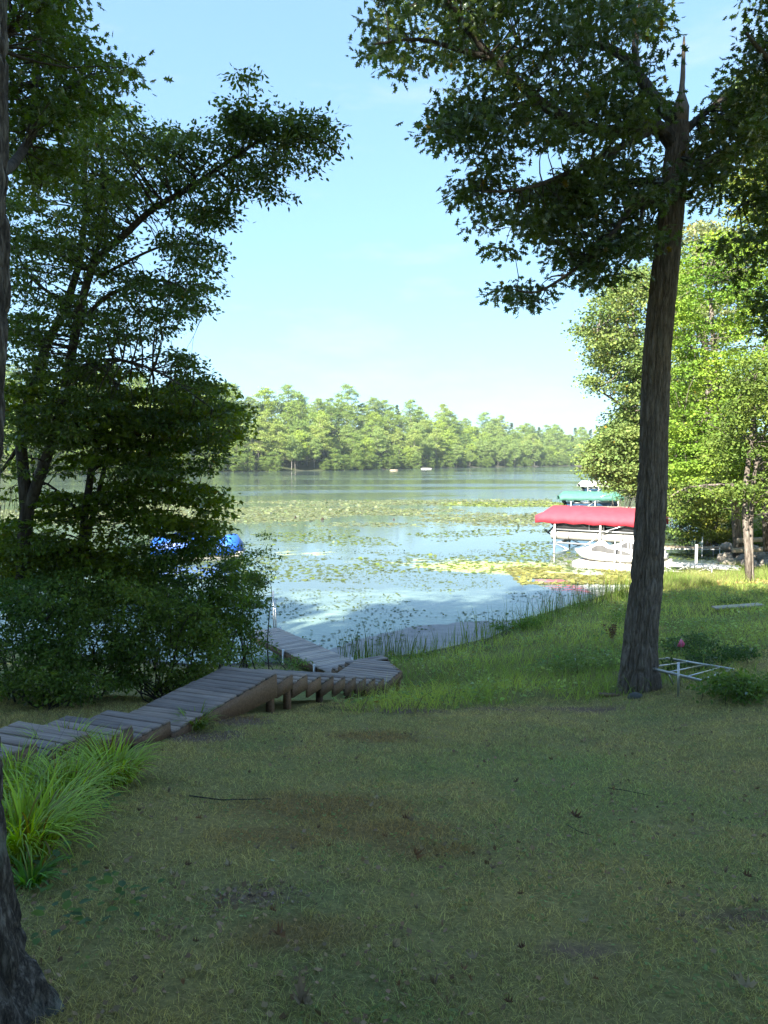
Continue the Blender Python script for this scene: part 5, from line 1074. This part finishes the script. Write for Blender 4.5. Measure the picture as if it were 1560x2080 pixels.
edge_tree('maple_tree', 'bright yellow-green maple filling the space right of the oak trunk', 38,
    [(1500, 1130, 0, 9), (1490, 980, 0, 8), (1470, 850, 0, 7), (1450, 700, 0, 5), (1440, 560, 0, 3)],
    [([(1490, 980, 0), (1440, 900, -1), (1390, 860, -2)], .12, .03), ([(1470, 850, 0), (1430, 760, 0), (1400, 700, -1)], .1, .03), ([(1470, 850, 0), (1530, 760, 0), (1570, 650, 0)], .12, .03)],
    [([(1355, 560), (1400, 500), (1450, 470), (1560, 480), (1640, 500), (1640, 900), (1600, 1000), (1400, 960), (1345, 960)], -3, 3, 760), ([(1350, 860), (1420, 830), (1500, 900), (1560, 880), (1600, 960), (1560, 1020), (1440, 1000), (1350, 1000)], -4, -1, 160)],
    80, .85, .12, 'quad', (.155, .245, .036), 'grey_bark', mat='farleaf', gap=.26, patchy=.4, every=3, flat=.35, tw=1.6)
edge_tree('background_tree', 'tall pale grey-green treetop seen behind the bright maple', 62,
    [(1440, 1100, 0, 9), (1440, 800, 0, 7), (1420, 560, 0, 4), (1410, 460, 0, 2)], [([(1430, 700, 0), (1380, 600, 0), (1360, 540, 0)], .15, .04)],
    [([(1340, 600), (1380, 500), (1400, 440), (1470, 450), (1520, 480), (1560, 600), (1500, 700), (1340, 700)], -4, 4, 260)],
    60, 1.4, .24, 'quad', (.17, .20, .085), 'grey_bark', mat='farleaf', gap=.34, warm=.02, every=4, tw=2.5)
edge_tree('background_tree', 'yellowish sunlit treetop peeping between the dark oaks at the upper right', 42,
    [(1590, 1100, 0, 11), (1590, 700, 0, 9), (1580, 350, 0, 5), (1570, 200, 0, 2)], [([(1585, 500, 0), (1540, 380, 0), (1510, 300, 0)], .15, .03)],
    [([(1500, 170), (1560, 150), (1640, 180), (1640, 520), (1500, 500), (1480, 400), (1500, 300)], -3, 3, 200)],
    60, 1.1, .19, 'quad', (.18, .23, .05), 'grey_bark', mat='farleaf', gap=.36, warm=.02, every=4, tw=2)
edge_tree('shore_tree', 'twin-stemmed slim tree with a dappled grey trunk by the leaf litter', 30,
    [(1521, 1192, 0, 7), (1519, 1120, 0, 6.5), (1513, 1050, 0, 6), (1515, 980, 0, 5), (1525, 900, 0, 4), (1530, 830, 0, 2.5), (1534, 770, 0, .8)],
    [([(1526, 1188, .1), (1524, 1100, .3), (1527, 1030, .4), (1535, 950, .5), (1560, 850, .5)], .13, .05), ([(1515, 1000, 0), (1480, 985, -.3), (1400, 990, -.5), (1360, 1010, -.6)], .07, .02), ([(1527, 1030, .4), (1600, 960, .4)], .06, .03)],
    [([(1345, 990), (1420, 970), (1510, 960), (1600, 920), (1620, 1040), (1560, 1060), (1450, 1040), (1345, 1060)], -1.5, 1.5, 70), ([(1420, 880), (1560, 800), (1640, 840), (1640, 960), (1460, 980)], -1.5, 1.5, 100), ([(1480, 700), (1580, 700), (1600, 900), (1470, 900)], -1.4, .6, 90)],
    52, .7, .11, 'quad', (.11, .16, .035), 'grey_bark', mat='farleaf', gap=.36, every=2, tw=1.2)
edge_tree('shore_tree', 'dark-trunked shore tree cut by the right edge behind the slim one', 33,
    [(1560, 1120, 0, 9), (1556, 1040, 0, 8), (1548, 960, 0, 7), (1535, 900, 0, 5), (1530, 840, 0, 4)], [([(1548, 960, 0), (1500, 900, 0), (1440, 860, 0)], .08, .02)],
    [([(1500, 720), (1640, 700), (1640, 940), (1560, 960), (1480, 900)], -1.5, 1.5, 110)],
    54, .75, .125, 'quad', (.13, .19, .03), 'dark_bark', mat='farleaf', gap=.3, every=2, tw=1.3)
def farshrub(label, cx, cy, rx, ry, D, n, c, name='shore_shrub'):
    p = at(cx, cy, D); O = np.array([p[0], p[1], float(ground(p[0], p[1]))]); o = empty(name, O); tag(o, label, 'shrub')
    poly = [(cx+rx*math.cos(t)*(1+.12*math.sin(3*t+cx)), cy+ry*math.sin(t)*(1+.12*math.cos(4*t))) for t in np.linspace(0, 2*PI, 24, endpoint=False)]
    C = fill(poly, D-1.6, D+1.6, n, .22, 22, cx*.03); mb = MB()
    for c_ in C[::12]: mb.tube(wiggle(O+[rng.normal()*.3, 0, -.1], c_, 6, .08), np.linspace(.03, .01, 6), 5)
    tag(mb.build('stems', M['grey_bark'], o, O), kind='stuff'); tag(leaves_obj('foliage', o, O, C, 60, .5, .11, 'quad', tuple(np.array(c)*1.25), 'farleaf', flat=.7, patchy=.35), kind='stuff')
farshrub('pale green shrub over the water just left of the oak trunk', 1265, 950, 60, 60, 62, 150, (.13, .19, .05))
farshrub('grey-green shrub right of the oak trunk behind the plank dock', 1395, 1035, 60, 62, 47, 190, (.10, .16, .04))
farshrub('yellow-flecked shrub above the shore rocks', 1455, 1050, 50, 48, 45, 130, (.19, .21, .035))
farshrub('bright green shrub behind the slim twin-stemmed tree', 1535, 1055, 60, 45, 44, 150, (.11, .18, .03))
farshrub('low golden-green brush along the plank dock shore', 1470, 1085, 70, 14, 45, 60, (.24, .26, .05))
farshrub('dark shade shrub behind the sunlit maple', 1500, 960, 110, 70, 52, 200, (.05, .09, .025))
farshrub('sunlit shrub mass at the waterline beyond the white canopy', 1240, 990, 30, 22, 110, 60, (.14, .19, .05))

# ------------------------------------------------------------------ far shore wood
def proto_tree(kind, seed, H=18., nleaf=9500, leaf=.34):
    r = np.random.default_rng(seed); mb = MB(); lean = r.normal(size=2)*.03*H
    top = np.array([lean[0], lean[1], H*(.95 if kind != 'birch' else .9)]); mb.tube(wiggle((0, 0, -1), top, 8, .02), np.linspace(.20 if kind != 'birch' else .13, .03, 8)*H/18, 6)
    if kind == 'dead':
        for k in range(26):
            z = H*r.uniform(.45, .95); a = r.random()*6.28; l = (H-z)*.5+1; b0 = np.array([lean[0]*z/H, lean[1]*z/H, z]); mb.tube(wiggle(b0, b0+[l*math.cos(a), l*math.sin(a), l*.9], 5, .1), np.linspace(.06, .02, 5), 4)
        return mb, None
    C = []
    if kind == 'pine':
        for k in range(58):
            t = r.random()**.8; z = H*(.25+.75*t); rad = H*.20*(1-t)**.8+.3; a = r.random()*6.28; q_ = r.uniform(.4, 1); C.append((rad*q_*math.cos(a), rad*q_*math.sin(a), z-.05*rad*q_))
        R_ = 1.0; fl = .35
    else:
        nb = 84; z0 = (.02 if H < 12 else .24) if kind == 'maple' else .36
        for k in range(nb):
            t = r.random(); z = H*(z0+(1.0-z0)*t); rad = H*((.33 if H > 12 else .44) if kind == 'maple' else .24)*math.sqrt(max(.05, 1-(2*t-.85)**2*.75)); a = r.random()*6.28; q_ = math.sqrt(r.random()); C.append((lean[0]*t+rad*q_*math.cos(a), lean[1]*t+rad*q_*math.sin(a), z))
        R_ = 1.55; fl = .75
        for c in C[::7]: mb.tube(wiggle((lean[0]*.5, lean[1]*.5, max(2, c[2]*.75-.5)), c, 4, .08), [.09, .06, .04, .02], 4)
    return mb, (np.array(C), nleaf//len(C), R_, leaf, fl)
KINDS = []
C15 = 1.5
specs = [('maple', 18, (.115, .165, .045), 'grey_bark', 'round-crowned green tree'), ('maple', 15, (.145, .20, .042), 'grey_bark', 'yellow-green broad tree'), ('birch', 18, (.125, .175, .06), 'pale_bark', 'slim pale-stemmed birch'), ('pine', 21, (.045, .075, .035), 'dark_bark', 'dark pointed pine'), ('maple', 17, (.085, .13, .04), 'grey_bark', 'deep green broadleaf tree'), ('dead', 19, (.1, .1, .1), 'pale_bark', 'bare grey dead tree'), ('maple', 11, (.085, .125, .035), 'grey_bark', 'small bushy green tree'), ('birch', 20, (.155, .20, .06), 'pale_bark', 'tall pale golden birch')]
protos = []
for i, (kd, H, c, bk_, desc) in enumerate(specs):
    mb, cr = proto_tree(kd, 40+i, H); t = mb.build('trunk', M[bk_]); tm = t.data; bpy.data.objects.remove(t); cm = None
    if cr:
        C, per, R_, lf, fl = cr; o = leaves_obj('crown', None, None, C, per, R_, lf, 'quad', tuple(np.array(c)*np.array([1.55, 1.55, 1.4])), 'farleaf', warm=.01, flat=fl, patchy=.15); cm = o.data; bpy.data.objects.remove(o)
    protos.append((tm, cm, desc))
def plant(i, x, y, s, rz, where, group, name='forest_tree'):
    tm, cm, desc = protos[i]; o = empty(name, (x, y, float(ground(x, y))-.2), rz); o.scale = (s, s, s*random.uniform(.92, 1.08)); tag(o, desc+' '+where, 'tree', group)
    for nm, me in (('trunk', tm), ('crown', cm)):
        if me is None: continue
        c = bpy.data.objects.new(nm, me); col.objects.link(c); c.parent = o
        if nm == 'crown': c['kind'] = 'stuff'
random.seed(11); cnt = 0
xsr = np.concatenate([[-210+random.uniform(-3, 3)+i*7.2 for i in range(58)]])
for row, (off, where, ks, s0) in enumerate([(0, 'at the waterline of the far shore', [6, 6, 6, 2, 6], .80), (11, 'in the front of the wood across the lake', [0, 1, 2, 4, 7, 0, 2], .95), (27, 'in the middle of the wood across the lake', [0, 1, 2, 4, 7, 0], 1.0), (50, 'high in the wood across the lake', [0, 1, 4, 7, 0, 2], 1.05), (80, 'on the ridge of the wood across the lake', [0, 1, 2, 4, 7], 1.05)]):
    for k in range(56 if row else 74):
        x = -200+k*(7.2+row*.4 if row else 5.6)+random.uniform(-2.5, 2.5); y = float(farshore(x))+off+random.uniform(-3, 3)*(1+row*.4)
        px = 780+x/y*FPX
        if px < -20 or px > 1330: continue
        kk = random.choice(ks)
        if row >= 3 and random.random() < (.22 if px > 960 else .05): kk = 3
        if row >= 3 and random.random() < .04: kk = 5
        plant(kk, x, y, s0*random.uniform(.72, 1.3)*(1.12 if row else 1.0), random.random()*6.28, where, 'trees of the wood across the lake'); cnt += 1
# backing mass behind the ridge trees, one wood
P = []
x = rng.uniform(-320, 420, 17000); y = farshore(x)+rng.uniform(12, 150, 17000); z = ground(x, y)+rng.random(17000)**.7*np.where(y-farshore(x) > 90, 16, 9)
C = np.stack([x, y, z], -1)
tag(leaves_obj('distant_forest', None, None, C, 8, 2.2, 1.1, 'quad', (.15, .20, .065), 'farleaf', patchy=.3), 'unbroken distant forest canopy behind the ridge trees of the far shore', 'forest', kind='stuff')
for k in range(30):      # left bank and right bank trees further off
    y = 60+k*14; x = float(np.interp(y, SY[14:], SX[14:]))+random.uniform(5, 12)
    if y > 85: plant(random.choice([0, 1, 4, 2]), x, y, random.uniform(.8, 1.05), random.random()*6, 'along the right-hand shore beyond the boat lifts', 'trees along the right-hand shore')
for k in range(7):
    x = -34-k*9; plant(random.choice([0, 4]), x, float(shore(x))-6+random.uniform(-2, 2), .8, random.random()*6, 'on the near left bank behind the shrubs', 'trees on the near left bank')
# tall woodland behind the photographer: it throws the shade
mbt = MB(); mbt.tube([(0, 0, -1), (.2, 0, 9), (.1, .2, 22)], [.38, .3, .08], 10); tt = mbt.build('trunk', M['oak_bark']); ttm = tt.data; bpy.data.objects.remove(tt)
r2 = np.random.default_rng(5); C = []
for k in range(230):
    t = r2.random(); a = r2.random()*6.28; rad = 4.6*math.sqrt(max(.12, 1-(2*t-.9)**2))*math.sqrt(r2.random()); C.append((rad*math.cos(a), rad*math.sin(a), 4.5+20*t))
o = leaves_obj('crown', None, None, np.array(C), 25, 1.25, .5, 'quad', (.06, .09, .025), 'leaf'); tcm = o.data; bpy.data.objects.remove(o)
random.seed(3)
for row, (yy, n_, x0_) in enumerate([(-7, 8, -34), (-12.5, 7, -36)]):
    for k in range(n_):
        x = x0_+k*5.2+random.uniform(-1, 1); y = yy+random.uniform(-1, 1); o = empty('shade_tree', (x, y, float(ground(x, y))-.2), random.random()*6); s = random.uniform(.95, 1.08); o.scale = (s, s, s)
        tag(o, 'tall dense woodland tree standing behind the viewpoint', 'tree', 'woodland behind the viewpoint')
        for nm, me in (('trunk', ttm), ('crown', tcm)):
            c = bpy.data.objects.new(nm, me); col.objects.link(c); c.parent = o
            if nm == 'crown': c['kind'] = 'stuff'
# bits on the water
for k, (x, y, s) in enumerate([(600, 1053, .35), (655, 1056, .3), (800, 1056, .2)]):
    p = atz(x, y, 0); stone('driftwood_snag', p, s*.6, s*.3, s*.7, M['stump'], 2.2+k, ['larger snag poking out of the lily pads at left', 'smaller snag poking out of the lily pads at centre', 'low dark snag in the pads towards the right'][k], 'snag', n=8)
for k, (x, y, L, mt) in enumerate([(866, 951.5, 7, 'white_metal'), (800, 954.5, 4.5, 'timber')]):
    p = atz(x, y, .3); mb = MB(); mb.box((0, 0, .25), (L, 1.4, .45), taper=.85); o = mb.build('far_dock', M[mt]); o.location = (p[0], p[1], 0); tag(o, ['low pale dock at the foot of the far wood', 'short brown dock left of the pale one on the far shore'][k], 'dock')
mb = MB(); mb.box((0, 1200, 30), (4600, 3060, 66+2*3)); hz = mb.build('haze', None); tag(hz, kind='stuff')
hm = bpy.data.materials.new('haze'); hm.use_nodes = True; hn = hm.node_tree; hn.nodes.remove(hn.nodes['Principled BSDF']); pv = hn.nodes.new('ShaderNodeVolumePrincipled')
pv.inputs['Color'].default_value = (.80, .92, 1, 1); pv.inputs['Density'].default_value = HAZE; pv.inputs['Anisotropy'].default_value = .3
hn.links.new(pv.outputs[0], hn.nodes['Material Output'].inputs['Volume']); hz.data.materials.append(hm)
print('FAR TREES', cnt, 'objects', len(bpy.data.objects))
